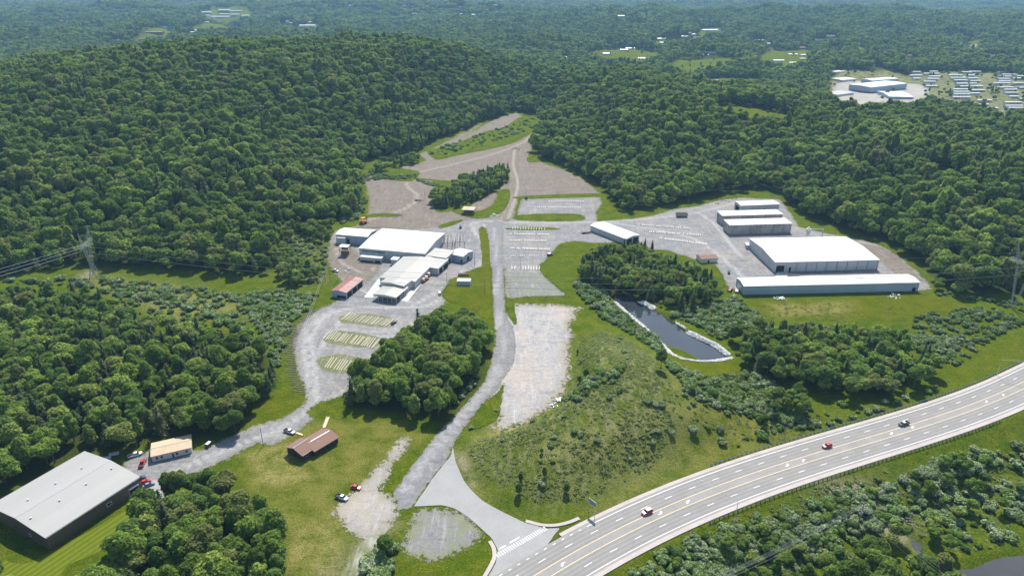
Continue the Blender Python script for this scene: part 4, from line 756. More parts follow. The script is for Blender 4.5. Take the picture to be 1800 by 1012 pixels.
def crown(name, seed, R, zc, nl, nleaf, size, mat, kind='round'):
    r = np.random.default_rng(seed); I, IF = ico()
    if kind == 'round':
        an = r.uniform(0, 6.28) + np.arange(nl) * 2.4; rr = R * np.sqrt(r.uniform(.05, .55, nl)); rad = R * r.uniform(.34, .56, nl)
        zz = zc + R * (.42 * (1 - (rr / R) ** 2 * 1.6) + r.uniform(-.45, .3, nl)); c = np.stack([np.cos(an) * rr, np.sin(an) * rr, zz], 1); c[0] = (0, 0, zc + R * .35); rad[0] = R * .5; c[1] = (0, 0, zc - R * .2); rad[1] = R * .66
    elif kind == 'tall':
        h = np.linspace(-.9, 1.0, nl); an = np.arange(nl) * 2.4 + r.uniform(0, 6); rr = R * .45 * (1 - (h * .8) ** 2) * r.uniform(.4, 1, nl); rad = R * (.62 - .22 * np.maximum(h, 0)) * r.uniform(.8, 1.1, nl)
        c = np.stack([np.cos(an) * rr, np.sin(an) * rr, zc + h * R * 1.25], 1)
    elif kind == 'shrub':
        an = r.uniform(0, 6.28, nl); rr = R * np.sqrt(r.uniform(0, .5, nl)); rad = R * r.uniform(.35, .55, nl); c = np.stack([np.cos(an) * rr, np.sin(an) * rr, rad * .7 + r.uniform(0, R * .35, nl)], 1)
    elif kind == 'pine':
        V = []; Fc = []; T = []; z = 2.2; Ht = zc
        while z < Ht:
            f = 1 - (z - 2) / (Ht - 2); L = R * (.18 + .95 * f ** .8); nb = 6
            for k in range(nb):
                a = r.uniform(0, 6.28); Lb = L * r.uniform(.65, 1.1)
                for j in range(max(2, int(nleaf * (.35 + f)))):
                    t = r.uniform(.15, 1); rad_ = Lb * t; ca, sa_ = math.cos(a + r.normal() * .22), math.sin(a + r.normal() * .22); p = np.array([ca * rad_, sa_ * rad_, z - rad_ * .22 + r.normal() * .15])
                    s = size * r.uniform(.6, 1.3) * (1.15 - .5 * t); o = np.array([ca, sa_, -.25 + r.normal() * .25]); sd = np.array([-sa_, ca, r.normal() * .35])
                    b = len(V); V += [p - o * s * .7, p - sd * s * .45, p + o * s * .7, p + sd * s * .45]; Fc.append((b, b + 1, b + 2, b + 3)); T += [r.uniform()] * 4
            z += Ht / 15.0 * r.uniform(.8, 1.1)
        b = len(V); m = 8
        V += [np.array([math.cos(k * .785) * R * .5, math.sin(k * .785) * R * .5, 2.6]) for k in range(m)] + [np.array([0, 0, Ht + .5])]; Fc += [(b + k, b + (k + 1) % m, b + m) for k in range(m)]; T += [.1] * (m + 1)  # inner cone tinted darker, shade between the branches put into its colour
        return mesh_np(name, np.array(V), Fc, mat, attrs={"tint": T})
    V, Fq, T = leaves(r, c, rad, nleaf, size, zmin=-.55 if kind != 'shrub' else -.2)
    Vs = [V]; Fs = [tuple(f) for f in Fq.tolist()]; b = len(V)
    for j in range(len(rad)):
        Vs.append(c[j] + I * rad[j] * .80 * np.array([1, 1, .85]) * r.uniform(.9, 1.08, (12, 1))); Fs += [tuple(i + b for i in f) for f in IF]; b += 12
    V = np.vstack(Vs); V[:, 2] = np.maximum(V[:, 2], .05); T = np.concatenate([T, np.full(b - len(T), .14)])  # inner lobes get a low tint: painted shade in the gaps between leaves
    return mesh_np(name, V, Fs, mat, attrs={"tint": T})
def trunk_mesh(name, h, r0, seed):
    q = MB(); r = random.Random(seed); q.bar((0, 0, -.3), (.15, .1, h * .55), r0, n=7, w2=r0 * .7).bar((.15, .1, h * .53), (.2, .0, h), r0 * .7, n=6, w2=r0 * .3)
    for k in range(5): a = k * 1.3 + r.random(); z = h * (.5 + .08 * k); q.bar((.15, .1, z), (math.cos(a) * h * .25, math.sin(a) * h * .25, z + h * .2), r0 * .35, n=5, w2=r0 * .12)
    return mesh_np(name, q.v, q.f, G['bark'])
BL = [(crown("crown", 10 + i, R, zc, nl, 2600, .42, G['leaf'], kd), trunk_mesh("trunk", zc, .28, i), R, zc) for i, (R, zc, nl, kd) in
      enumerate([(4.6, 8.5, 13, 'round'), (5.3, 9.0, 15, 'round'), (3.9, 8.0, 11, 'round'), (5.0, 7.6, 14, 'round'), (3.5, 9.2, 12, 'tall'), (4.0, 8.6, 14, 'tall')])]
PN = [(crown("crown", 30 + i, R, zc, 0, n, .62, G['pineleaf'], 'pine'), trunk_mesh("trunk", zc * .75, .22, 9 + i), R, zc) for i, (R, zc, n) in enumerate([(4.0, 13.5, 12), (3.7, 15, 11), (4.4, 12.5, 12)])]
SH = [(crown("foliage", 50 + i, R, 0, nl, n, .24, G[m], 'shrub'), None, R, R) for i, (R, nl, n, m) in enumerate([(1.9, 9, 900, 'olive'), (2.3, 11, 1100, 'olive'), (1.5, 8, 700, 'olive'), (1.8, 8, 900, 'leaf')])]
# --- candidates: regions of ground, each with its own wording
REG = [  # words, polygon, spacing, share of broadleaf / pine / shrub, scale range
 ("in the large wood on the left edge, below the power line", fl((-90, 540), (60, 524), (150, 528), (240, 568), (330, 596), (400, 606), (452, 600), (484, 655), (480, 690), (440, 722), (418, 752), (340, 748), (300, 700), (180, 770), (60, 812), (-90, 850)), 6.9, (.62, .34, .04), (.8, 1.15)),
 ("between the cream office and the power line corridor", fl((120, 800), (180, 770), (230, 740), (300, 715), (420, 760), (400, 764), (345, 768), (300, 762), (262, 772), (240, 788), (190, 792), (140, 800)), 6.5, (.7, .3, 0), (.75, 1.05)),
 ("behind the big brown warehouse", fl((-120, 865), (60, 815), (120, 800), (150, 795), (128, 806), (60, 838), (0, 872), (-40, 895), (-120, 930)), 6.8, (.95, .05, 0), (.8, 1.1)),
 ("in the copse between the gravel loop and the entrance road", fl((612, 712), (640, 668), (668, 640), (700, 612), (740, 585), (778, 568), (830, 575), (860, 606), (857, 635), (845, 662), (812, 700), (775, 738), (745, 742), (700, 722), (650, 722)), 6.6, (.95, .05, 0), (.85, 1.2)),
 ("in the wood at the bottom left beside the mown lawn", fl((262, 902), (300, 872), (360, 852), (405, 858), (425, 900), (480, 925), (500, 950), (492, 1012), (520, 1180), (40, 1180), (130, 1045), (190, 1000), (240, 955)), 6.4, (.9, .08, .02), (.75, 1.12)),
 ("at the bottom left corner beside the brown warehouse", fl((-100, 960), (-10, 968), (8, 1010), (30, 1040), (90, 1060), (60, 1180), (-100, 1180)), 6.0, (.8, .2, 0), (.6, .9)),
 ("in the copse between the pond and the diagonal shed", fl((1020, 474), (1045, 450), (1100, 446), (1150, 462), (1215, 480), (1245, 500), (1262, 532), (1225, 548), (1195, 552), (1150, 530), (1110, 522), (1070, 512), (1030, 498)), 6.0, (.68, .32, 0), (.7, 1.05)),
 ("in the wood between the grass field and the highway", fl((1282, 600), (1330, 590), (1400, 592), (1500, 596), (1580, 612), (1630, 640), (1640, 668), (1590, 690), (1520, 704), (1460, 700), (1400, 690), (1350, 668), (1292, 640)), 6.4, (.8, .12, .08), (.7, 1.05)),
 ("in the clump beside the long highway bend", fl((1340, 700), (1400, 700), (1425, 725), (1400, 745), (1350, 738)), 6.5, (.9, 0, .1), (.6, .8)),
 ("in the pine clump beside the dirt yard", fl((760, 366), (762, 352), (790, 345), (800, 330), (850, 312), (893, 300), (894, 318), (870, 336), (845, 352), (790, 368)), 6.0, (.55, .45, 0), (.7, 1.0)),
 ("beside the dirt yard at the foot of the hill", fl((660, 306), (690, 296), (735, 288), (738, 280), (700, 284), (664, 295)), 6.5, (.8, .2, 0), (.65, .9)),
 ("in the scrub left of the factory", fl((490, 400), (560, 398), (612, 402), (584, 420), (575, 440), (560, 425), (520, 410), (500, 440), (530, 465), (560, 480), (560, 500), (500, 505), (488, 470)), 5.6, (.8, 0, .2), (.5, .8)),
 ("on the low ground below the highway guardrail", fl((1400, 1000), (1470, 965), (1540, 960), (1590, 985), (1650, 975), (1700, 1010), (1760, 1100), (1300, 1100)), 6.0, (.95, 0, .05), (.65, .95)),
 ("in the young thicket right of the long lower guardrail", fl((1240, 960), (1330, 925), (1420, 915), (1460, 950), (1400, 985), (1300, 1010)), 9, (1, 0, 0), (.4, .6)),
 ("in the young grove above the marsh water", fl((1620, 880), (1700, 820), (1780, 800), (1800, 850), (1740, 900), (1690, 930)), 10, (1, 0, 0), (.4, .65)),
 ("between the guardrail and the marsh pool", fl((1560, 925), (1610, 900), (1650, 905), (1690, 950), (1640, 930), (1600, 948), (1540, 940)), 6.6, (.9, 0, .1), (.5, .7)),
 ("on the slope below the right end of the guardrail", fl((1560, 850), (1640, 815), (1700, 790), (1710, 815), (1640, 860), (1580, 875)), 7.0, (.7, 0, .3), (.45, .65)),
 ("at the back corner of the right yard", fl((1600, 470), (1640, 505), (1700, 512), (1700, 520), (1655, 522), (1625, 500)), 7, (.7, 0, .3), (.5, .8)),
 ("beside the hut and the copse", fl((1125, 436), (1150, 440), (1140, 452), (1110, 446)), 7, (.4, .6, 0), (.55, .7)),
]
SREG = [ # shrub regions
 ("on the bank between the concrete pad and the pond", fl((1008, 498), (1060, 505), (1080, 535), (1110, 565), (1150, 600), (1172, 640), (1180, 655), (1150, 640), (1120, 605), (1090, 580), (1050, 550), (1020, 520)), 4.2, (.6, 1.15), 1.0),
 ("on the slope below the foot of the pond", fl((1165, 665), (1220, 680), (1300, 660), (1345, 668), (1400, 705), (1420, 745), (1340, 745), (1290, 735), (1230, 735), (1185, 700)), 4.4, (.7, 1.3), 1.0),
 ("on the slope between the pond and the long warehouse", fl((1250, 535), (1300, 522), (1320, 545), (1345, 570), (1290, 590), (1262, 600), (1220, 570), (1180, 556), (1200, 545)), 4.0, (.6, 1.1), 1.0),
 ("in the row on the grass mound above the highway", fl((992, 725), (1010, 705), (1060, 695), (1095, 690), (1098, 705), (1050, 722), (1010, 742)), 4.0, (.7, 1.1), 1.0),
 ("on the slope below the right hand transmission tower", fl((1600, 560), (1660, 545), (1740, 540), (1800, 560), (1800, 580), (1745, 590), (1700, 640), (1640, 650), (1620, 610)), 4.8, (.6, 1.1), .75),
 ("along the top of the right hand hillside meadow", fl((1660, 522), (1720, 530), (1800, 548), (1900, 560), (1900, 540), (1760, 530), (1700, 520)), 4.5, (.5, .9), .9),
 ("on the low ground below the highway guardrail", fl((1100, 1012), (1180, 960), (1260, 930), (1340, 900), (1400, 900), (1440, 940), (1420, 980), (1330, 1040), (1100, 1090)), 4.2, (.7, 1.35), .95),
 ("on the green slope right of the marsh water", fl((1560, 905), (1610, 870), (1700, 810), (1780, 770), (1850, 760), (1850, 900), (1780, 930), (1700, 945), (1650, 905)), 5.4, (.7, 1.3), .7),
 ("on the steep bank just below the guardrail", fl((1400, 880), (1480, 850), (1560, 830), (1580, 870), (1500, 900), (1430, 930)), 5.0, (.6, 1.0), .7),
 ("along the foot of the wood beside the highway verge", fl((1350, 700), (1440, 720), (1500, 722), (1600, 698), (1640, 680), (1655, 670), (1650, 690), (1560, 722), (1450, 750), (1350, 762)), 5.0, (.5, .9), .6),
 ("on the scrub slope beside the gravel loop", fl((400, 520), (480, 510), (560, 520), (545, 540), (515, 570), (500, 600), (495, 640), (480, 650), (470, 600), (440, 560)), 4.2, (.6, 1.1), .9),
 ("below the left hand transmission tower", fl((180, 490), (300, 500), (400, 515), (400, 540), (300, 540), (200, 510)), 4.5, (.5, 1.1), .7),
 ("on the scrub slope left of the factory", fl((500, 410), (560, 400), (575, 440), (570, 500), (520, 500), (500, 470)), 6, (.6, 1.0), .7),
 ("on the weedy terrace of the dirt yard", fl((752, 268), (800, 250), (860, 232), (940, 208), (944, 222), (900, 240), (830, 262), (770, 274)), 7, (.5, 1.3), .38),
 ("in the weedy strips of the dirt yard", fl((728, 314), (745, 318), (775, 325), (790, 330), (760, 328), (735, 320)), 4, (.5, .8), 1.0),
 ("at the left rim of the dirt yard", fl((640, 305), (655, 298), (690, 310), (735, 306), (730, 314), (680, 316), (640, 318), (636, 345), (646, 352), (636, 380), (610, 392), (590, 400)), 5, (.6, 1.1), .9),
 ("on the near grass bank facing the bottom of the picture", fl((640, 990), (660, 970), (700, 960), (690, 1000), (660, 1050)), 4, (.8, 1.2), 1.0),
 ("in the thicket between the guardrail and the bottom edge", fl((1200, 965), (1320, 915), (1440, 875), (1540, 845), (1640, 810), (1720, 780), (1740, 795), (1650, 850), (1560, 905), (1440, 965), (1330, 1020), (1240, 1060), (1150, 1030)), 4.6, (.8, 1.5), .85),
 ("on the meadow slope between the mound and the highway verge", fl((1180, 700), (1300, 740), (1420, 752), (1330, 790), (1240, 800), (1190, 760)), 7.5, (.5, .9), .5),
 ("in the scrub between the left tower and the big wood", fl((0, 500), (150, 505), (240, 540), (330, 575), (440, 590), (440, 565), (300, 520), (180, 492), (0, 492)), 4.8, (.5, 1.4), .5),
 ("on the yellow grass field edge above the right hand wood", fl((1300, 575), (1340, 572), (1500, 580), (1620, 590), (1700, 600), (1640, 620), (1500, 596), (1330, 590)), 4.2, (.6, 1.2), .9),
 ("scattered singly over the grass mound above the highway", ROUGH[0][0], 9, (.35, .75), .22),
 ("beside the dark copse at the entrance road bend", fl((800, 715), (830, 690), (856, 650), (850, 645), (810, 690)), 3.5, (.5, .9), 1.0),
]
rng = np.random.default_rng(5)
def scatter_in(P, sp, jit=.42):
    x0, y0 = P.min(0); x1, y1 = P.max(0); gx, gy = np.meshgrid(np.arange(x0, x1, sp), np.arange(y0, y1, sp * .9)); gx = gx + (np.arange(gx.shape[0]) % 2)[:, None] * sp * .5
    x = (gx + rng.uniform(-jit, jit, gx.shape) * sp).ravel(); y = (gy + rng.uniform(-jit, jit, gy.shape) * sp).ravel(); k = inside(x, y, P)
    return x[k], y[k]
def blocked(x, y):
    b = inside(x, y, GRAV) | (np.abs(hw_off(x, y)) < 14.5) | (sdist(x, y, ROAD) < 3) | inside(x, y, DIRT) & (y > 520) & (x < -400)
    b |= sdist(x, y, POND) < 1.5; b |= sdist(x, y, RIVER) < 0; b |= sdist(x, y, APRON) < 3
    return b
CAND = []
for words, P, sp, (fb, fp, fs), (s0, s1) in REG:
    x, y = scatter_in(P, sp); k = ~blocked(x, y) if 'gravel loop' not in words and 'dirt yard' not in words else (np.abs(hw_off(x, y)) > 12) & ~(sdist(x, y, ROAD) < 3)
    x, y = x[k], y[k]; u = rng.uniform(size=len(x)); z = height(x, y) if len(x) else []
    for i in range(len(x)):
        kd = 'broadleaf' if u[i] < fb else 'pine' if u[i] < fb + fp else 'shrub'; CAND.append([kd, x[i], y[i], float(z[i]), rng.uniform(s0, s1) * (1.2 if kd == 'shrub' else 1), words])
for words, P, sp, (s0, s1), dens in SREG:
    x, y = scatter_in(P, sp * .78); s0, s1 = s0 * 1.0, s1 * 1.2; k = ~blocked(x, y) & (rng.uniform(size=len(x)) < dens); x, y = x[k], y[k]; z = height(x, y) if len(x) else []
    for i in range(len(x)): CAND.append(['shrub', x[i], y[i], float(z[i]), rng.uniform(s0, s1), words])
# single bushes and saplings one can point to
SOLO = [(957, 838, .8, 'b', "lone young tree on the mound, centre of the lower slope"), (915, 845, .7, 'b', "upper one of two touching young trees on the mound's left slope"), (912, 868, .9, 'b', "lower one of two touching young trees on the mound's left slope"),
        (996, 865, .85, 'b', "young dark tree on the mound nearest the road sign"), (952, 796, .5, 'b', "small sapling above the lone young tree on the mound"), (972, 770, .9, 's', "round grey-green bush near the foot of the concrete pad"), (1020, 765, .8, 's', "small bush on the mound below the row of bushes"), (1050, 775, .9, 's', "small bush on the mound, right of another small bush"),
        (1030, 665, 1.0, 'b', "dark green young tree at the right edge of the concrete pad"), (1018, 672, .8, 'b', "smaller tree touching the one at the pad edge"), (1015, 622, .5, 'b', "small tree at the right edge of the concrete pad, highest one"), (1140, 708, .9, 's', "left of three small grey bushes in a row on the mound"), (1152, 711, .8, 's', "middle of three small grey bushes in a row on the mound"), (1164, 713, .9, 's', "right of three small grey bushes in a row on the mound"),
        (1270, 778, 1.1, 's', "grey bush on the slope, halfway to the highway"), (1218, 758, 1.1, 's', "grey bush on the upper slope of the mound, right side"), (1146, 760, .7, 's', "small dark bush at the middle of the mound"), (1180, 762, .8, 's', "small dark bush right of the middle of the mound"), (1162, 648, 1.5, 'B', "big dark tree at the left foot of the pond"),
        (1342, 750, 1.0, 'B2', "bright green small tree beside the highway verge"), (1388, 748, 1.6, 's', "wide grey bush beside the highway verge"), (1340, 770, 1.4, 's', "wide grey bush nearest the highway verge"), (1555, 708, .9, 's', "round bush on the highway verge, right part"), (1480, 712, 1.1, 's', "round green bush on the highway verge, left part"),
        (676, 975, 1.35, 'B2', "bright green round tree beside the crushed stone patch"), (650, 1000, 1.9, 's', "wide silvery bush below the bright green round tree"), (1020, 490, 1.5, 'B2', "bright green round tree above the bank of the pond"), (1172, 540, .8, 'B2', "tree at the head of the pond"), (1162, 538, .6, 'B', "smaller tree at the head of the pond"),
        (872, 722, .6, 's', "small bush on the grass wedge beside the entrance road"), (828, 752, .8, 's', "bush at the lower tip of the grass wedge"), (1025, 780, .7, 's', "lowest small bush under the row on the mound"), (886, 800, .6, 's', "small bush near the top left of the mound")]
def make_tree(kd, x, y, z, s, label, group=None, v=None):
    src = {'broadleaf': BL, 'pine': PN, 'shrub': SH}[kd]; v = rng.integers(len(src)) if v is None else v; cm, tm, R, zc = src[v]
    rz = rng.uniform(0, 6.28); sx = s * rng.uniform(.9, 1.12)
    if kd == 'shrub':
        o = link("shrub", cm, None, (x, y, z - .1), rz, label=label, category="shrub"); o.scale = (sx, sx, s * rng.uniform(.8, 1.1))
        if group: o["group"] = group
        return
    nm = "broadleaf_tree" if kd == 'broadleaf' else "pine_tree"
    t = thing(nm, label, "tree" if kd == 'broadleaf' else "pine tree", (x, y, z), rz, group); t.scale = (sx, sx, s * rng.uniform(.88, 1.1)); link("crown", cm, t); link("trunk", tm, t)
for u, v, s, k, lab in SOLO:
    x, y = at(u, v); z = hz(x, y)
    if k == 's': make_tree('shrub', x, y, z, s, lab, v=int(rng.integers(3)))
    elif k == 'b': make_tree('broadleaf', x, y, z, s * .42, lab, v=5)
    else: make_tree('broadleaf', x, y, z, s * .55, lab, v=2)
rest = []
for kd, lim in (('broadleaf', 285), ('pine', 295), ('shrub', 275)):
    L_ = [c for c in CAND if c[0] == kd]
    def key(c):
        u, v = px(c[1], c[2], c[3]); R_ = 5 if kd == 'broadleaf' else 3.5 if kd == 'pine' else 2; vis = -40 < u < 1840 and v < 1012 + 60
        return -(R_ * c[4] / math.hypot(c[1], c[2], 190)) + (0 if vis else 10)
    L_.sort(key=key)
    for i, c in enumerate(L_):
        if i < lim and key(c) < 5:
            w = {'broadleaf': "leafy broadleaf tree ", 'pine': "conical dark pine ", 'shrub': "low rounded bush "}[kd]; make_tree(kd, c[1], c[2], c[3], c[4], w + c[5], w + c[5])
        else: rest.append(c)
# --- the forest on the hills: one object of instances
def proto(name, me):
    o = bpy.data.objects.new(name, me); return o
pc = bpy.data.collections.new("tree_kinds")
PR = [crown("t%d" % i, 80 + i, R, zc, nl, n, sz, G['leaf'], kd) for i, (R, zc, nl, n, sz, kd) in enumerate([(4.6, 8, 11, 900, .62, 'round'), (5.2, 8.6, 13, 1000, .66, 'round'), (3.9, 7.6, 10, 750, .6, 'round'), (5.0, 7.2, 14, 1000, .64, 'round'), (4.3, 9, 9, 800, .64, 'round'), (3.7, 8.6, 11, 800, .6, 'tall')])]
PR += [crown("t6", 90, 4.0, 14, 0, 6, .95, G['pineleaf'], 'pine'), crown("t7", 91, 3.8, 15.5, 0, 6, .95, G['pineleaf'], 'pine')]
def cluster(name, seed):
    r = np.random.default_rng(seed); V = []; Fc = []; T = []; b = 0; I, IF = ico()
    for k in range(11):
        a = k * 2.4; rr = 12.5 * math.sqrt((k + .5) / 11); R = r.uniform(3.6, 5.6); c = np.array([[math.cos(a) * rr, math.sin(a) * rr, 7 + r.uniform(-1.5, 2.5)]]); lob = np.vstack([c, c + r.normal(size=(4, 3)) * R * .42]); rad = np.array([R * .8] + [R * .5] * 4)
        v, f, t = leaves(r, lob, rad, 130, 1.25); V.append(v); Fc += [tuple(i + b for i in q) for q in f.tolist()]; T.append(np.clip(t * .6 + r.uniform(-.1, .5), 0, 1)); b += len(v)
        for j in range(len(rad)): V.append(lob[j] + I * rad[j] * .85); Fc += [tuple(i + b for i in q) for q in IF]; T.append(np.full(12, .2)); b += 12  # dark-tinted cores paint the shaded gaps inside each crown
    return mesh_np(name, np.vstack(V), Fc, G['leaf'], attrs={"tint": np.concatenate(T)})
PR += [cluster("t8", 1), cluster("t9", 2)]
for i, me in enumerate(PR): pc.objects.link(proto("tree_kind_%02d" % i, me))
sc_ = bpy.data.collections.new("shrub_kinds")
for i, (R, nl, n, m) in enumerate([(1.9, 8, 420, 'olive'), (2.3, 9, 480, 'olive'), (1.6, 7, 380, 'leaf'), (2.0, 8, 420, 'olive')]): sc_.objects.link(proto("shrub_kind_%02d" % i, crown("s%d" % i, 120 + i, R, 0, nl, n, .34, G[m], 'shrub')))
wc_ = bpy.data.collections.new("weed_kinds")
def weed(name, seed, R=.5, n=26):
    r = np.random.default_rng(seed); V = []; Fc = []; T = []
    for k in range(n):
        a = r.uniform(0, 6.28); p = np.array([r.normal() * R * .5, r.normal() * R * .5, 0]); h = r.uniform(.15, .4); w = .15; d = np.array([math.cos(a), math.sin(a), 0]); s = np.array([-d[1], d[0], 0]); b = len(V)
        V += [p - s * w, p + s * w, p + d * h + s * w * 1.2 + (0, 0, h * .8), p + d * h - s * w * 1.2 + (0, 0, h * .8)]; Fc.append((b, b + 1, b + 2, b + 3)); T += [r.uniform()] * 4
    return mesh_np(name, np.array(V), Fc, G['weed'], attrs={"tint": T})
for i in range(4): wc_.objects.link(proto("weed_kind_%02d" % i, weed("w%d" % i, 200 + i, .35 + .15 * i)))
def instancer(name, pts, scl, rot, idx, coll, label=None, cat=None):
    me = bpy.data.meshes.new(name); me.vertices.add(len(pts)); me.vertices.foreach_set("co", np.asarray(pts, dtype=np.float32).ravel())
    for nm, typ, arr, fld in (("sc", 'FLOAT_VECTOR', scl, "vector"), ("rt", 'FLOAT_VECTOR', rot, "vector"), ("ix", 'INT', idx, "value")):
        a = me.attributes.new(nm, typ, 'POINT'); a.data.foreach_set(fld, np.asarray(arr, dtype=np.int32 if typ == 'INT' else np.float32).ravel())
    o = link(name, me); o["kind"] = "stuff"
    ng = bpy.data.node_groups.new(name, 'GeometryNodeTree'); ng.interface.new_socket("Geometry", in_out='INPUT', socket_type='NodeSocketGeometry'); ng.interface.new_socket("Geometry", in_out='OUTPUT', socket_type='NodeSocketGeometry')
    nd = ng.nodes; gi = nd.new("NodeGroupInput"); go = nd.new("NodeGroupOutput"); ci = nd.new("GeometryNodeCollectionInfo"); ci.inputs[0].default_value = coll; ci.inputs["Separate Children"].default_value = True; ci.inputs["Reset Children"].default_value = True
    ip = nd.new("GeometryNodeInstanceOnPoints"); ip.inputs["Pick Instance"].default_value = True
    def na(n_, t_):
        q = nd.new("GeometryNodeInputNamedAttribute"); q.data_type = t_; q.inputs[0].default_value = n_; return q.outputs[0]
    L_ = ng.links; L_.new(gi.outputs[0], ip.inputs["Points"]); L_.new(ci.outputs[0], ip.inputs["Instance"]); L_.new(na("ix", 'INT'), ip.inputs["Instance Index"])
    e2r = nd.new("FunctionNodeEulerToRotation"); L_.new(na("rt", 'FLOAT_VECTOR'), e2r.inputs[0]); L_.new(e2r.outputs[0], ip.inputs["Rotation"]); L_.new(na("sc", 'FLOAT_VECTOR'), ip.inputs["Scale"]); L_.new(ip.outputs[0], go.inputs[0])
    o.modifiers.new("instances", 'NODES').node_group = ng; return o
def wedge(y0, y1, sp, margin=60):
    ys = np.arange(y0, y1, sp * .88); X = []; Y = []
    for k, y in enumerate(ys):
        w = y * .80 + margin + 40; xs = np.arange(-w, w, sp) + (k % 2) * sp * .5; X.append(xs); Y.append(np.full(len(xs), y))
    x = np.concatenate(X); y = np.concatenate(Y); return x + rng.uniform(-.4, .4, len(x)) * sp, y + rng.uniform(-.4, .4, len(x)) * sp
P_, S_, R_, I_ = [], [], [], []
def near_box(x, y):
    k = np.zeros(len(x), bool)
    for hx, hy in TP: k |= (np.abs(x - hx) < 15) & (np.abs(y - hy) < 9)
    return k
def emit(x, y, s, idx, clear=6.0):
    k = sdist(x, y, SITE) > 3.0
    for cp in CLEAR: k &= sdist(x, y, cp) > clear
    for hx, hy in HP: k &= ~((np.abs(x - hx) < 16) & (y > hy - 60) & (y < hy + 12))
    x, y, s, idx = x[k], y[k], s[k], idx[k]; z = height(x, y)
    P_.append(np.column_stack([x, y, z - .3])); S_.append(np.column_stack([s, s, s * rng.uniform(.88, 1.28, len(s))])); R_.append(np.column_stack([rng.normal(size=len(s)) * .05, rng.normal(size=len(s)) * .05, rng.uniform(0, 6.28, len(s))])); I_.append(idx)
x, y = wedge(330, 1500, 7.6)
vs = np.sin(x / 37 + 2 * np.sin(y / 53)) * np.sin(y / 41 + 1.7)
s = np.clip(rng.lognormal(0, .3, len(x)), .6, 1.35) * 1.05 * (1 + .12 * vs); idx = rng.integers(0, 6, len(x)); pin = rng.uniform(size=len(x)) < np.where(fnoise(x * 3 + 500, y * 3) > 1.1, .3, .02); idx = np.where(pin, rng.integers(6, 8, len(x)), idx)
s = np.where(rng.uniform(size=len(x)) < .04, s * 1.15, s); emit(x, y, s, idx)
x, y = wedge(1500, 2900, 10.5); emit(x, y, rng.lognormal(0, .15, len(x)) * 1.3, np.where(rng.uniform(size=len(x)) < .05, 7, rng.integers(0, 6, len(x))), 8)
x, y = wedge(2900, 5200, 25); emit(x, y, rng.uniform(.9, 1.35, len(x)), rng.integers(8, 10, len(x)), 18)
x, y = wedge(5200, 9500, 44); emit(x, y, rng.uniform(1.5, 2.2, len(x)), rng.integers(8, 10, len(x)), 20)
# the overflow of the near woods joins the same mass
if rest:
    tr_ = [c for c in rest if c[0] != 'shrub']; P_.append(np.array([[c[1], c[2], c[3]] for c in tr_])); q = np.array([c[4] for c in tr_]); S_.append(np.column_stack([q, q, q])); R_.append(np.column_stack([q * 0, q * 0, rng.uniform(0, 6.28, len(q))])); I_.append(np.array([rng.integers(0, 6) if c[0] == 'broadleaf' else rng.integers(6, 8) for c in tr_]))
    sh_ = [c for c in rest if c[0] == 'shrub']
    if sh_:
        q = np.array([c[4] for c in sh_]); instancer("shrub_thicket", [[c[1], c[2], c[3] - .1] for c in sh_], np.column_stack([q, q, q]), np.column_stack([q * 0, q * 0, rng.uniform(0, 6.28, len(q))]), rng.integers(0, 4, len(q)), sc_)
# a few trees scattered in the far clearings and between the trailers
for ci, cp in enumerate(CLEAR[:8]):
    A_ = cp; n_ = (40, 30, 14, 30, 80, 330, 30, 24)[ci]; x0, y0 = A_.min(0); x1, y1 = A_.max(0); x = rng.uniform(x0, x1, n_); y = rng.uniform(y0, y1, n_); z = height(x, y); q = rng.uniform(.4, .75, n_)
    k = inside(x, y, cp) & ~near_box(x, y); x, y, z, q = x[k], y[k], z[k], q[k]; P_.append(np.column_stack([x, y, z])); S_.append(np.column_stack([q, q, q])); R_.append(np.column_stack([q * 0, q * 0, q * 9])); I_.append(rng.integers(0, 6, len(x)))
instancer("forest", np.vstack(P_), np.vstack(S_), np.vstack(R_), np.concatenate(I_), pc)
# low understorey at the forest foot and weeds on the rough slopes
W_ = []
for P, sp, dn in [(ROUGH[0][0], 1.35, .8), (ROUGH[1][0], 1.6, .8), (fl((400, 520), (560, 515), (520, 560), (505, 640), (490, 640), (430, 560)), 1.8, .6), (fl((1560, 905), (1700, 810), (1800, 770), (1850, 900), (1780, 930), (1700, 945)), 1.6, .7),
                  (fl((1330, 535), (1640, 525), (1650, 565), (1340, 565)), 2.6, .35), (fl((1200, 760), (1300, 700), (1500, 740), (1350, 780)), 1.8, .6),
                  (fl((500, 410), (560, 400), (575, 500), (500, 500)), 2, .6), (fl((1100, 1000), (1300, 900), (1560, 840), (1700, 780), (1720, 800), (1560, 900), (1400, 1012)), 1.7, .6)]:
    x, y = scatter_in(P, sp); k = ~blocked(x, y) & (rng.uniform(size=len(x)) < dn * (.25 + .6 * (fnoise(x * 22, y * 22) > 0))); W_.append(np.column_stack([x[k], y[k]]))
W_ = np.vstack(W_); z = height(W_[:, 0], W_[:, 1]); q = rng.uniform(.6, 1.5, len(z))
instancer("weeds", np.column_stack([W_, z]), np.column_stack([q, q, q * .8]), np.column_stack([q * 0, q * 0, rng.uniform(0, 6.28, len(q))]), rng.integers(0, 4, len(q)), wc_)
print("counts", len(CAND), sum(len(a) for a in P_), len(W_))
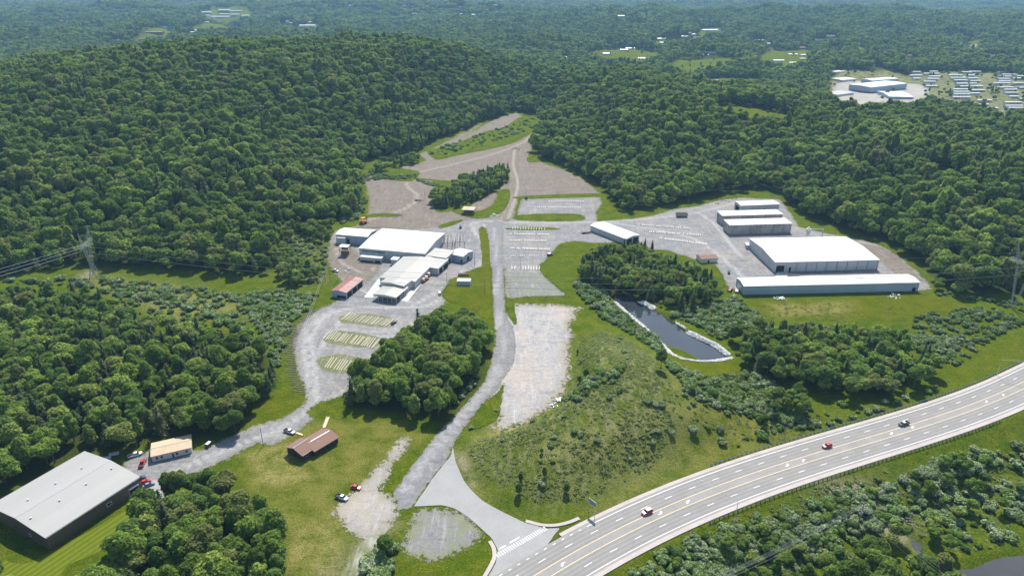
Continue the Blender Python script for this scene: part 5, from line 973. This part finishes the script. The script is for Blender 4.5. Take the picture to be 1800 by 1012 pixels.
# ------------------------------------------------------------------ haze
hb = MB(); hb.box(-13000, -300, -60, 13000, 16500, 420); hz_m = bpy.data.materials.new("haze"); hz_m.use_nodes = True
for n_ in list(hz_m.node_tree.nodes):
    if n_.type == 'BSDF_PRINCIPLED': hz_m.node_tree.nodes.remove(n_)
pv = hz_m.node_tree.nodes.new("ShaderNodeVolumePrincipled"); pv.inputs["Color"].default_value = (.38, .70, 1.0, 1); pv.inputs["Density"].default_value = 7.2e-5; pv.inputs["Anisotropy"].default_value = 0.15
hz_m.node_tree.links.new(pv.outputs[0], hz_m.node_tree.nodes["Material Output"].inputs["Volume"])
hb.build("haze", hz_m, kind="stuff")
# ------------------------------------------------------------------ vehicles
def loft(q, st, mi=0):
    """st: list of (x, z0, z1, halfwidth bottom, halfwidth top)"""
    b = []
    for x, z0, z1, w0, w1 in st: b.append([(x, -w0 * .92, z0), (x, -w0, (z0 * .6 + z1 * .4)), (x, -w1, z1 - .05), (x, -w1 * .9, z1), (x, w1 * .9, z1), (x, w1, z1 - .05), (x, w0, (z0 * .6 + z1 * .4)), (x, w0 * .92, z0)])
    V = [p for r in b for p in r]; n = len(b); Fc = [(i * 8 + k, i * 8 + (k + 1) % 8, i * 8 + 8 + (k + 1) % 8, i * 8 + 8 + k)[::-1] for i in range(n - 1) for k in range(8)]
    Fc += [tuple(range(8))[::1], tuple(range((n - 1) * 8, n * 8))[::-1]]; return q.add(V, Fc, mi)
VEH = {}
def vehicle(kind, paint, label, u, v, head, cat=None, z=.12, group=None, roofpaint=None, rear=None):
    x, y = at(u, v); t = thing({'car': "parked_car", 'suv': "sport_utility_vehicle", 'pickup': "pickup_truck"}[kind], label, cat or {'car': "car", 'suv': "suv", 'pickup': "pickup truck"}[kind], (x, y, hz(x, y) + z), head, group)
    Lh = {'car': 2.25, 'suv': 2.35, 'pickup': 2.85}[kind]; w = .92 if kind == 'car' else .98; q = MB()
    if kind == 'car':
        loft(q, [(-Lh, .35, .75, w * .8, w * .7), (-Lh + .25, .25, .92, w, w * .88), (-.9, .22, .98, w, w * .92), (.9, .22, .96, w, w * .92), (Lh - .35, .25, .80, w, w * .85), (Lh, .35, .62, w * .8, w * .7)]); q.build("body", paint, t, smooth=False)
        q = MB(); loft(q, [(-1.75, .9, .95, .8, .75), (-1.15, .9, 1.36, .82, .62), (.25, .9, 1.38, .82, .64), (1.05, .9, .95, .8, .76)]); q.build("window", G['glass'], t); q = MB(); q.box(-1.12, -.6, 1.36, .22, .6, 1.42); q.build("roof", roofpaint or paint, t)
    elif kind == 'suv':
        loft(q, [(-Lh, .4, 1.0, w * .85, w * .8), (-Lh + .15, .3, 1.12, w, w * .92), (1.0, .3, 1.12, w, w * .92), (Lh - .3, .3, .98, w, w * .85), (Lh, .4, .8, w * .8, w * .72)]); q.build("body", paint, t)
        q = MB(); loft(q, [(-Lh + .08, 1.05, 1.1, .88, .84), (-Lh + .4, 1.05, 1.68, .88, .7), (.45, 1.05, 1.7, .88, .7), (1.15, 1.05, 1.1, .86, .82)]); q.build("window", G['glass'], t); q = MB(); q.box(-Lh + .38, -.7, 1.68, .42, .7, 1.76); q.build("roof", roofpaint or paint, t)
    else:
        loft(q, [(-Lh, .45, .72, w * .95, w * .95), (-.55, .4, .72, w, w)]); loft(q, [(-.6, .35, 1.08, w, w * .93), (1.45, .35, 1.08, w, w * .93), (Lh - .25, .35, 1.0, w, w * .88), (Lh, .45, .85, w * .85, w * .78)]); q.build("body", paint, t)
        q = MB(); q.box(-Lh, -w, .7, -.62, -w + .1, 1.12).box(-Lh, w - .1, .7, -.62, w, 1.12).box(-Lh, -w + .1, .7, -Lh + .08, w - .1, 1.1); q.build("bed_side", rear or paint, t); q = MB(); q.box(-Lh + .08, -w + .1, .725, -.62, w - .1, .74); q.build("bed_floor", G['black'], t)
        q = MB(); loft(q, [(-.58, 1.03, 1.08, .85, .82), (-.35, 1.03, 1.68, .85, .68), (.95, 1.03, 1.7, .85, .68), (1.6, 1.03, 1.08, .85, .8)]); q.build("window", G['glass'], t); q = MB(); q.box(-.36, -.68, 1.68, .92, .68, 1.75); q.build("roof", roofpaint or paint, t)
    for sx in (-Lh * .62, Lh * .64):
        for sy in (-1, 1):
            q = MB(); q.bar((sx, sy * (w - .16), .34), (sx, sy * (w + .03), .34), .35, n=14); wh = q.build("wheel", G['black'], t); q = MB(); q.bar((sx, sy * (w + .03), .34), (sx, sy * (w + .045), .34), .2, n=10); q.build("rim", G['steel'], wh)
    for sy in (-1, 1):
        q = MB(); q.box(Lh - .10, sy * w * .66 - .17, .62, Lh + .01, sy * w * .66 + .17, .78); q.build("headlight", G['lens'], t); q = MB(); q.box(-Lh - .01, sy * w * .74 - .1, .62, -Lh + .06, sy * w * .74 + .1, .82); q.build("tail_light", G['tail'], t)
    return t
hw_ang = lambda u, v: float(hw_pt(hw_s(*flat(u, v)), 0)[2])
D_ = math.radians
vehicle('suv', G['rpaint'], "dark red suv on the highway nearest the entrance road", 1137, 902, hw_ang(1137, 900) + math.pi, z=.26)
vehicle('suv', G['rpaint'], "bright red suv on the highway, between the other two moving vehicles", 1453, 786, hw_ang(1452, 783) + math.pi, z=.26)
vehicle('pickup', G['kpaint'], "black pickup with a pale roof on the highway, farthest up the bend", 1588, 747, hw_ang(1588, 744) + math.pi, z=.26, roofpaint=G['wpaint'])
vehicle('car', G['rpaint'], "red car parked on the pale strip above the white pickup", 626, 858, D_(-20))
vehicle('pickup', G['wpaint'], "white pickup with black bed parked on the pale strip below the red car", 601, 876, D_(-25), rear=G['kpaint'])
vehicle('pickup', G['wpaint'], "white pickup with a dark bed on the gravel beside the brown house", 509, 760, D_(-25), rear=G['kpaint'])
vehicle('pickup', G['wpaint'], "long silver crew pickup at the wood edge left of the cream office", 238, 801, D_(32), z=.05)
vehicle('pickup', G['rpaint'], "red pickup parked at the left end of the cream office", 251, 816, D_(100), rear=G['rpaint'])
vehicle('car', G['kpaint'], "black car at the corner of the brown warehouse", 247, 842, D_(30)); vehicle('car', G['rpaint'], "low red sports car between the black and the grey-blue car", 256, 848, D_(35))
vehicle('car', G['gpaint'], "grey-blue car under the tree by the brown warehouse door", 262, 853.5, D_(38)); vehicle('suv', G['kpaint'], "dark suv with a white roof on the lane right of the cream office", 369, 782, D_(75), roofpaint=G['wpaint'])
vehicle('suv', G['wpaint'], "white suv on the gravel by the entrance road median", 773, 517, D_(95)); vehicle('suv', G['kpaint'], "black suv with a white roof parked at the grass triangle", 967, 449, D_(20), roofpaint=G['wpaint'])
vehicle('car', G['kpaint'], "dark car at the end of the upper timber row of the loop", 692, 569, D_(60)); vehicle('pickup', G['wpaint'], "white pickup at the scrub edge behind the red roofed shed", 589, 477, D_(-30))
# trailers and machines
def wagon(label, u, v, head, L, W_, h, body, cat="trailer", name="flatbed_trailer", deck=.9, load=None):
    x, y = at(u, v); t = thing(name, label, cat, (x, y, .12), head); q = MB(); q.box(-L / 2, -W_ / 2, deck - .15, L / 2, W_ / 2, deck); q.build("deck", body, t)
    for sy in (-1, 1): q = MB(); q.box(-L / 2, sy * W_ / 2 - .05, deck, L / 2, sy * W_ / 2 + .05, h); q.build("side_board", body, t)
    for sx in (-.3, -.18): 
        for sy in (-1, 1): q = MB(); q.bar((sx * L, sy * (W_ / 2 - .3), .5), (sx * L, sy * (W_ / 2), .5), .5, n=12); q.build("wheel", G['black'], t)
    q = MB(); q.bar((L / 2, 0, deck - .1), (L / 2 + 1.2, 0, .5), .08); q.build("drawbar", G['rust'], t)
    if load: q = MB(); [q.bar((-L * .45, -W_ * .35 + k * .45, deck + .25), (L * .45, -W_ * .35 + k * .45, deck + .3), .2, n=7) for k in range(int(W_ * .75 / .45) + 1)]; q.build("load", load, t)
    return t
wagon("grey high sided wagon parked on the road north of the diagonal shed", 1198, 381, D_(3), 10, 3, 3.6, G['wood'], name="high_sided_wagon")
wagon("rusty low trailer loaded with poles beside the biggest warehouse door", 1394, 486, D_(-5), 8, 2.6, 1.3, G['rust'], load=G['darkwood'])
wagon("low trailer with pale pipes at the left end of the diagonal shed", 1030, 410, D_(15), 8, 2.4, 1.2, G['rust'], load=G['wood']); wagon("flat trailer on the grass above the white container", 815, 484, D_(0), 8, 2.6, 1.2, G['rust'], load=G['rust'])
wagon("small empty trailer at the wood edge beside the silver pickup", 201, 801, D_(20), 4, 2, 1.2, G['steel'], name="utility_trailer"); wagon("small dark trailer at the corner of the brown warehouse roof", 187, 808, D_(20), 4, 2, 1.1, G['steel'], name="utility_trailer")
wagon("wagon with red boards left of the very long warehouse", 1283, 510, D_(60), 6, 2.4, 1.8, G['redroof']); wagon("pale wagon touching the left end of the very long warehouse", 1295, 511, D_(70), 7, 2.4, 2.2, G['concrete'])
wagon("low timber trailer beside the track bend in the dirt yard", 735, 353, D_(-5), 7, 2, .95, G['wood'], load=G['wood'])
def machine(label, u, v, head, paint, top=None, s=1.0, cat="forklift", name="forklift", group=None):
    x, y = at(u, v); t = thing(name, label, cat, (x, y, .12), head, group); t.scale = (s, s, s)
    q = MB(); loft(q, [(-1.3, .4, 1.2, .6, .55), (-.4, .4, 1.25, .65, .6), (1.0, .4, .9, .65, .6)]); q.build("body", paint, t)
    q = MB(); q.box(-.8, -.6, 2.1, .7, .6, 2.2); q.build("cab_roof", top or paint, t); q = MB(); [q.bar((a, b, 1), (a, b, 2.1), .06) for a in (-.7, .6) for b in (-.5, .5)]; q.build("cab_post", G['black'], t)
    for a in (-.8, .7):
        for b in (-1, 1): q = MB(); q.bar((a, b * .5, .4), (a, b * .75, .4), .4, n=10); q.build("wheel", G['black'], t)
    q = MB(); q.bar((1.15, -.3, .1), (1.15, -.3, 2.4), .07).bar((1.15, .3, .1), (1.15, .3, 2.4), .07).box(1.2, -.4, .15, 2.1, -.25, .22).box(1.2, .25, .15, 2.1, .4, .22); q.build("mast", G['rust'], t)
for u, v in [(752, 477), (758, 479.5), (748, 483), (754, 486), (744, 489), (750, 492), (745, 496)]:
    machine("orange forklift with a white roof, parked in the cluster beside the loading shed", u, v, D_(30 + 20 * (u % 3)), G['opaint'], G['wpaint'], 1.25, group="forklifts parked beside the factory loading shed")
machine("orange loader standing at the left rim of the dirt yard", 639, 393, D_(20), G['opaint'], None, 2.4, "loader", "wheel_loader"); machine("small black tractor on the gravel below the track junction", 809.5, 401, D_(90), G['kpaint'], None, 1.3, "tractor", "tractor")
machine("small dark machine at the left end of the pale upper lot", 925, 350, D_(90), G['kpaint'], None, 1.6, "tractor", "tractor"); machine("small machine beside the grass patch on the right yard", 1281, 481, D_(80), G['kpaint'], None, 1.1, "tractor", "tractor")
# ------------------------------------------------------------------ poles, lamp, signs, towers and wires
def upole(label, u, v, h, arm=2.2, ah=0.0, lean=0.0, lamp=False, r=.17, mat=None):
    x, y = at(u, v); z = hz(x, y); t = thing("utility_pole", label, "utility pole", (x, y, z), ah)
    q = MB(); q.bar((0, 0, -.2), (lean, 0, h), r, n=7, w2=r * .7); q.build("pole", mat or G['pole'], t)
    if arm: q = MB(); q.box(lean - arm / 2, -.07, h - .7, lean + arm / 2, .07, h - .5); q.build("cross_arm", G['pole'], t); [MB().bar((lean + k * arm * .45, 0, h - .5), (lean + k * arm * .45, 0, h - .2), .07, n=6).build("insulator", G['wpaint'], t) for k in (-1, 0, 1)]
    if lamp: q = MB(); q.bar((lean, 0, h - 1.2), (lean, 0, h - .2), .3, n=8); q.build("transformer", G['steel'], t)
    return Vector((x, y, z + h - .3))
PT = {}
for k, a in dict(p1=("pole on the gravel between the factory and the white container", 786, 504, 10.5, 0), p2=("pole at the gravel bend right of the blue-grey machine shed", 834.5, 468, 11, 0), p3=("lamp pole on the grass median beside the entrance road", 852.5, 519, 12, 0), p4=("pole behind the red roofed shed, left one of three", 572, 497, 9, 1.8), p5=("pole behind the red roofed shed, middle one of three", 581, 494, 11, 1.8),
                 p6=("pole behind the red roofed shed, right one of three", 594, 494, 9, 1.8), p7=("pole in the dirt yard beside the track bend", 747, 350, 10, 0), p8=("pole with a transformer beside the brown roofed stand", 816, 354, 9, 0), p9=("pole standing in the gravel lot above the square pad", 914.5, 475, 10.5, 0), p10=("white topped pole at the dark tree edge north of the diagonal shed", 1092, 383, 14, 1.5),
                 p11=("pole at the forest edge behind the grey wagon", 1210, 359, 11.5, 1.5), p12=("pole at the forest edge behind the storage blocks", 1324, 341, 13, 2), p13=("tall pole on the shaded grass right of the storage blocks", 1463, 397, 14, 3), p14=("pole in the cleared line inside the left wood", 207, 708, 9, 1.5), p15=("pole on the lawn beside the pale parking apron", 463, 783, 9.5, 0), p16=("bare pole at the wood edge left of the cream office", 241, 786, 8, 0),
                 p17=("short pole between the silver pickup and the cream office", 255, 794, 5.5, 0), p18=("pole in the grass slope left of the factory", 542, 437, 9, 1.5), p19=("thin pole in the power line corridor left of the right tower", 1715, 497, 13, 2), p20=("pole in the cleared line left of the cream office", 40, 800, 10, 1.8)).items():
    PT[k] = upole(a[0], a[1], a[2], a[3], a[4], .3, lamp=k in ('p8', 'p10'))
def wire(name, label, pts, r=.05, sag=1.5, cat="wire", group=None, n=16, mat=None):
    q = MB()
    for A, B in zip(pts[:-1], pts[1:]):
        A, B = Vector(A), Vector(B); pr = A
        for k in range(1, n + 1):
            t = k / n; p = A.lerp(B, t); p.z -= sag * 4 * t * (1 - t); q.bar(pr, p, r, n=3); pr = p
    o = q.build(name, mat or G['wirem'], None, label=label, category=cat); 
    if group: o["group"] = group
G['wirem'] = simple("aluminium_cable", (.42, .43, .44), .4, .5)
wire("power_line", "thin cable along the forest edge north of the right yard", [PT['p10'], PT['p11'], PT['p12'], PT['p13']], .05, 1.5)
wire("power_line", "thin cable between the poles behind the red roofed shed", [PT['p4'], PT['p5'], PT['p6']], .04, .5)
for k, lb in ((-.6, "left"), (.6, "right")):
    b = [PT['p20'] + Vector((-90, -60, 3)), PT['p20'], PT['p14'], PT['p14'] + Vector((75, 62, 0)), PT['p4']]; wire("power_line", lb + " one of two cables through the cleared line in the left wood", [p + Vector((k, -k, 0)) for p in b], .06, 1.5)
# lattice transmission towers
G['tsteel'] = simple('dull_tower_steel', (.30, .30, .31), .6, .3)
def lattice(q, p, q_, w0, w1, n, r=.065):
    p, e = Vector(p), Vector(q_); d = (e - p).normalized(); a = d.cross(Vector((0, 1, 0))).normalized(); b = d.cross(a); C4 = []
    for i in range(n + 1):
        t = i / n; w = w0 + (w1 - w0) * t; c = p.lerp(e, t); C4.append([c + a * sx * w + b * sy * w for sx, sy in ((1, 1), (1, -1), (-1, -1), (-1, 1))])
    for i in range(n):
        for k in range(4): q.bar(C4[i][k], C4[i + 1][k], r, n=4); q.bar(C4[i][k], C4[i + 1][(k + 1) % 4], r * .7, n=3); q.bar(C4[i + 1][k], C4[i + 1][(k + 1) % 4], r * .6, n=3)
def tower(label, u, v, ang, H_, vee):
    x, y = at(u, v); t = thing("transmission_tower", label, "transmission tower", (x, y, hz(x, y)), ang); hb_ = H_ * .72; w = 8.2
    if vee:
        for s, nm in ((-1, "mast"), (1, "mast")): q = MB(); lattice(q, (s * .6, 0, 0), (s * w * .62, 0, hb_), .3, .75, 16); q.build(nm, G['tsteel'], t)
    else:
        for s in (-1, 1): q = MB(); lattice(q, (s * 1.6, 0, 9), (s * w * .6, 0, hb_), .5, .9, 8); q.build("mast", G['tsteel'], t)
        q = MB(); [lattice(q, (sx * 3.6, sy * 2.6, -.3), (sx * 1.6, 0, 9), .25, .45, 4, .08) for sx in (-1, 1) for sy in (-1, 1)]; q.build("base_frame", G['tsteel'], t)
    q = MB(); lattice(q, (-w * 1.25, 0, hb_), (w * 1.25, 0, hb_), .75, .75, 12); q.build("cross_beam", G['tsteel'], t)
    for s in (-1, 1): q = MB(); lattice(q, (s * w * .72, 0, hb_ + .6), (s * w * 1.05, 0, H_), .8, .12, 6, .07); q.build("peak", G['tsteel'], t)
    M_ = Matrix.Translation(t.location) @ Matrix.Rotation(ang, 4, 'Z'); pts = [M_ @ Vector((s * w * 1.2, 0, hb_ - 2.2)) for s in (-1, 0, 1)]; top = [M_ @ Vector((s * w * 1.05, 0, H_)) for s in (-1, 1)]
    for s in (-1, 0, 1): q = MB(); q.bar((s * w * 1.2, 0, hb_ - .5), (s * w * 1.2, 0, hb_ - 2.3), .13, n=6); q.build("insulator", G['wpaint'], t)
    return pts, top
TL, TLt = tower("lattice transmission tower on the cleared strip at the left, with spread legs", 167, 487, D_(101), 35, False)
TR, TRt = tower("tall v-shaped lattice transmission tower at the right edge", 1779, 541, D_(108), 42, True)
for i in range(3):
    nm = ["farthest", "middle", "nearest"][2 - i if TL[2].y > TL[0].y and False else i]; nm = sorted(range(3), key=lambda k: -TL[k].y).index(i); nm = ["farthest", "middle", "nearest"][nm]
    wire("power_line", nm + " of three thick cables spanning the valley between the two towers", [TL[i], TR[i]], .10, 19, n=48)
    wire("power_line", nm + " of three thick cables running left from the left tower", [TL[i], TL[i] + Vector((-300, -150, -22))], .10, 12, n=30); wire("power_line", nm + " of three thick cables running right from the right tower", [TR[i], TR[i] + Vector((260, 10, 4))], .10, 9, n=20)
for i in range(2): wire("power_line", ["left hand", "right hand"][i] + " thin shield wire strung between the tower peaks", [TLt[i], TRt[i]], .05, 15, n=40)
# wooden pole line at the lower right
x, y = at(1504, 936); z = hz(x, y); t = thing("utility_pole", "tall wooden pole with a double cross arm below the highway, lower right", "utility pole", (x, y, z), D_(10)); q = MB(); q.bar((0, 0, -.3), (.4, 0, 14.5), .24, n=8, w2=.16); q.build("pole", G['pole'], t)
arms = []
for hh in (13.4, 11.2):
    q = MB(); q.box(-1.9, -.1, hh, 2.4, .1, hh + .22); q.build("cross_arm", G['pole'], t)
    for k in ((-1.7, -.4, 1.0, 2.2) if hh > 12 else (-1.7, 2.2)): q = MB(); q.bar((k, 0, hh + .2), (k, 0, hh + .55), .09, n=6); q.build("insulator", G['wpaint'], t); arms.append(Matrix.Translation(t.location) @ Matrix.Rotation(D_(10), 4, 'Z') @ Vector((k, 0, hh + .5)))
q = MB(); q.bar((.3, -.3, 9.6), (.3, -.3, 10.6), .3, n=8); q.build("transformer", G['steel'], t)
eL = Vector((*flat(1240, 1060), 11)); eR = Vector((*flat(1680, 1090), 12))
for i, a in enumerate(arms):
    d_ = a - arms[0]; wire("power_line", ["cable from the lower right wooden pole towards the bottom edge, left side", "cable from the lower right wooden pole towards the bottom edge, left side"][0], [a, eL + d_], .018, 1.2, group="parallel cables left of the lower right wooden pole"); wire("power_line", "cable from the lower right wooden pole towards the bottom right corner", [a, eR + d_], .018, 1.2, group="parallel cables right of the lower right wooden pole")
# street lamps with long arms over the road
def lamp(label, u, v, h, arm, ang, z=0):
    x, y = at(u, v); t = thing("street_lamp", label, "street lamp", (x, y, hz(x, y)), ang); q = MB(); q.bar((0, 0, -.2), (0, 0, h), .14, n=8, w2=.09); q.build("pole", G['steel'], t)
    q = MB(); q.bar((0, 0, h), (arm * .5, 0, h + .9), .09, n=6).bar((arm * .5, 0, h + .9), (arm, 0, h + 1.1), .07, n=6); q.build("arm", G['steel'], t); q = MB(); q.bar((arm - .2, 0, h + 1.0), (arm + .8, 0, h + 1.0), .26, n=8, w2=.12); q.build("lamp_head", G['steel'], t)
lamp("street lamp with a very long arm reaching over the highway from the lower guardrail", 1289, 931, 13.5, 15, D_(136)); lamp("street lamp with a long arm at the upper highway edge, far right", 1752, 660, 9.5, 9, D_(-25))
# road sign seen from the side and a small marker
x, y = at(1040, 903); t = thing("road_sign", "large aluminium road sign on two posts beside the highway, seen from behind", "road sign", (x, y, hz(x, y)), D_(-50)); 
for k in (-1.6, 1.6): q = MB(); q.bar((k, 0, -.2), (k, 0, 6.6), .11, n=6); q.build("post", G['steel'], t)
q = MB(); q.box(-2.0, -.05, 4.6, 2.0, .05, 6.8); q.build("panel", G['signback'], t); q = MB(); [q.box(-2.0, .05, zz, 2.0, .14, zz + .12) for zz in (4.8, 5.4, 6.3)]; q.build("stiffener", G['steel'], t)
x, y = at(1627, 790); t = thing("road_marker", "small green marker post on the lower shoulder", "marker", (x, y, hz(x, y)), 0); q = MB(); q.bar((0, 0, 0), (0, 0, 2.2), .05, n=5); q.build("post", G['steel'], t); q = MB(); q.box(-.35, -.06, 1.5, .35, -.01, 2.3); q.build("panel", simple("green_sign", (.05, .2, .12)), t)
# guardrails
def guardrail(label, s0, s1, off):
    X, Y, _ = hw_pt(s0, off); t = thing("guardrail", label, "guardrail", (float(X), float(Y), 0)); s = np.arange(s0, s1, 3.0); X, Y, A_ = hw_pt(s, off); z = height(X, Y); o = t.location; V = []; Fc = []
    for dn, zz in ((0, .62), (-.06, .74), (.06, .86), (-.06, .98), (0, 1.06)):
        xx, yy, _ = hw_pt(s, off + dn * (1 if off > 0 else -1)); V += [(a - o.x, b - o.y, c + zz) for a, b, c in zip(xx, yy, z)]
    n = len(s); Fc = [(a * n + i, a * n + i + 1, (a + 1) * n + i + 1, (a + 1) * n + i) for a in range(4) for i in range(n - 1)]; link("rail", mesh_np("rail", V, Fc, G['steel']), t)
    ps = np.arange(s0 + 1, s1, max(2.4, (s1 - s0) / 96)); X, Y, A_ = hw_pt(ps, off + (.22 if off > 0 else -.22)); z = height(X, Y); q = MB(); q.box(-.12, -.14, -.3, .12, .14, 1.15); pm = mesh_np("post", q.v, q.f, G['darkwood'])
    for a, b, c, d in zip(X, Y, z, A_): link("post", pm, t, (a - o.x, b - o.y, c), d)
guardrail("guardrail along the upper, left hand side of the highway bend", sX(1241, 812), sX(1790, 640) + 6, 13.2); guardrail("guardrail along the lower side of the highway above the marsh", sX(1232, 934) + 3, sX(1752, 746) + 4, -13.2)
# ------------------------------------------------------------------ timbers and blocks laid out in the lots
q = MB(); q.box(-.5, -.13, 0, .5, .13, .28); unit_t = mesh_np("timber", q.v, q.f, simple("bleached_timber", (.42, .38, .30))); q = MB(); q.box(-.5, -.13, 0, .5, .13, .26); unit_d = mesh_np("timber", q.v, q.f, simple("brown_timber", (.22, .18, .13)))
q = MB(); q.box(-.5, -.22, 0, .5, .22, .5); unit_b = mesh_np("block", q.v, q.f, simple("pale_block", (.50, .48, .44)))
def piece(name, me, a, b, z, label, cat, group):
    a, b = Vector((*flat(*a), 0)), Vector((*flat(*b), 0)); L = (b - a).length; c = (a + b) / 2; o = link(name, me, None, (c.x, c.y, z), math.atan2(b.y - a.y, b.x - a.x), label=label, category=cat, group=group); o.scale = (L, 1.6 if name == 'timber' else 1.1, 1)
def row(b0, b1, t0, t1, n, which, skip=()):
    for i in range(n):
        if i in skip: continue
        f = (i + rng.uniform(-.15, .15)) / (n - 1); lp = lambda p, q: (p[0] + (q[0] - p[0]) * f, p[1] + (q[1] - p[1]) * f); g0, g1 = lp(b0, b1), lp(t0, t1); e = rng.uniform(-1.2, 1.2)
        piece("timber", unit_t, (g0[0] + e * .5, g0[1] + rng.uniform(-1, 1)), (g1[0] + e, g1[1] + rng.uniform(-1, 1)), .16, "pale timber lying in the %s row of the gravel loop" % which, "timber", "pale timbers in the %s row of the gravel loop" % which)
row((598, 562), (683, 575), (613, 551), (698, 562), 24, "upper", (6,)); row((569, 596), (656, 612), (581, 582), (669, 596), 24, "middle", (11,)); row((571, 647), (613, 653), (583, 628), (627, 636), 11, "lowest", (3,))
EP = resample(catmull(fl((584, 536), (566, 542), (548, 554), (533, 573), (522, 600), (519, 632), (526, 665), (538, 692)), False, 6), 1, False); n_ = 56
for i in range(n_):
    p = EP[int(i * (len(EP) - 1) / (n_ - 1))]; e = EP[min(len(EP) - 1, int(i * (len(EP) - 1) / (n_ - 1)) + 2)] - p; f = i / n_; a_ = math.pi + .75 * (1 - f) - .12; L = rng.uniform(3.5, 7.2); c = (p[0] + math.cos(a_) * L / 2, p[1] + math.sin(a_) * L / 2)
    o = link("timber", unit_d, None, (c[0], c[1], .16), a_ + rng.normal() * .05, label="dark timber lying crosswise on the left rim of the gravel loop", category="timber", group="dark timbers along the left rim of the gravel loop"); o.scale = (L, .9, .8)
def brow(a, b, n, which, w=.5, dv=1.3, skip=.1):
    for i in range(n):
        if rng.uniform() < skip: continue
        f = i / (n - 1); u = a[0] + (b[0] - a[0]) * f; v = a[1] + (b[1] - a[1]) * f + rng.uniform(-.3, .3); piece("block", unit_b, (u - .3, v + dv / 2), (u + rng.uniform(-.2, .8), v - dv / 2), .2, "pale concrete block in the %s" % which, "concrete block", "pale concrete blocks in the %s" % which)
for a, b, n, w, dv in [((901, 402), (957, 403), 13, "first row behind the thin grass strip of the centre lot", 3), ((896, 412), (964, 413), 26, "second row of the centre lot", 2.2), ((896, 423.5), (960, 424), 23, "third row of the centre lot", 2.2), ((898, 437), (965, 439), 26, "fourth row of the centre lot", 2.8), ((899, 450.5), (950, 450.5), 17, "fifth row of the centre lot", 1.5), ((900, 471), (948, 472), 11, "lowest row of the centre lot above the square pad", 6),
                       ((1120, 395.5), (1212, 402), 30, "farthest row of the right yard", 2), ((1142, 408), (1231, 414), 28, "middle row of the right yard", 2.6), ((1160, 419), (1242, 430), 28, "nearest row of the right yard", 3), ((941, 365), (1020, 365.5), 24, "lower row of the pale upper lot", 2), ((965, 354.5), (1025, 354.5), 16, "upper row of the pale upper lot", 1.5)]: brow(a, b, n, w, dv=dv)
for i in range(6): piece("tyre_marker", unit_d, (890 + i * 1.6, 498 + i * 5), (892 + i * 1.6, 498 + i * 5), .2, "dark stump at the left rim of the square pad", "stump", "dark stumps along the left rim of the square pad")
for i in range(9): piece("tyre_marker", unit_d, (913 + i * 10.2, 524.6), (915 + i * 10.2, 524.6), .2, "dark stump at the lower rim of the square pad", "stump", "dark stumps along the lower rim of the square pad")
# heaps of debris
def heap(label, u, v, n, r, mat, sz=(.4, 1.8), name="debris_pile", cat="debris"):
    x, y = at(u, v); q = MB()
    for k in range(n):
        a = rng.uniform(0, 6.28); d = r * rng.uniform() ** .6; p = Vector((d * math.cos(a), d * math.sin(a), rng.uniform(.1, .5))); b = rng.uniform(0, 6.28); L = rng.uniform(*sz); q.bar(p, p + Vector((math.cos(b) * L, math.sin(b) * L, rng.uniform(-.1, .35))), rng.uniform(.08, .3), n=4)
    q.build(name, mat, None, (x, y, hz(x, y) + .12), label=label, category=cat)
heap("heap of white plastic scraps at the lower corner of the concrete pad", 986, 703, 40, 2.2, G['white']); heap("scattered white scraps below the larger white heap", 975, 714, 10, 2.4, G['white']); heap("white sheets lying in the grass left of the very long warehouse centre", 1371, 525, 30, 3, G['white'], (.6, 2)); heap("white sheets lying in the grass at the right end of the very long warehouse", 1572, 522, 18, 5, G['white'], (.6, 1.8))
heap("dark brush pile at the right end of the long dirt road", 905, 262, 30, 6, G['darkwood']); heap("row of dark tyres at the top of the right yard, left part", 1262, 358, 14, 3.5, G['black'], (.3, .8)); heap("row of dark tyres at the top of the right yard, middle part", 1275, 354, 14, 4, G['black'], (.3, .8)); heap("row of dark tyres at the top of the right yard, right part", 1290, 350, 14, 4, G['black'], (.3, .8))
heap("pile of pale rubble on the upper terrace of the dirt yard", 824, 235, 20, 6, G['rock'], (.5, 2)); heap("white scraps beside the track junction stand", 868, 378, 14, 5, G['white'], (1, 4)); heap("rusty scrap between the factory hall and its front buildings", 680, 458, 40, 5, G['steel'], (.5, 2.5)); heap("dark brush along the dirt mound below the loader", 700, 380, 20, 5, G['darkwood']); heap("white pipes on the gravel left of the factory", 612, 475, 6, 4, G['white'], (1, 4)); heap("broken grey driftwood on the bank above the marsh pool", 1580, 905, 45, 6, G['darkwood'], (.6, 2)); heap("broken dead branches on the steep bank under the guardrail", 1500, 885, 40, 8, G['darkwood'], (.6, 2)); heap("rubble left of the brown house parking", 640, 497, 10, 3, G['concrete'])
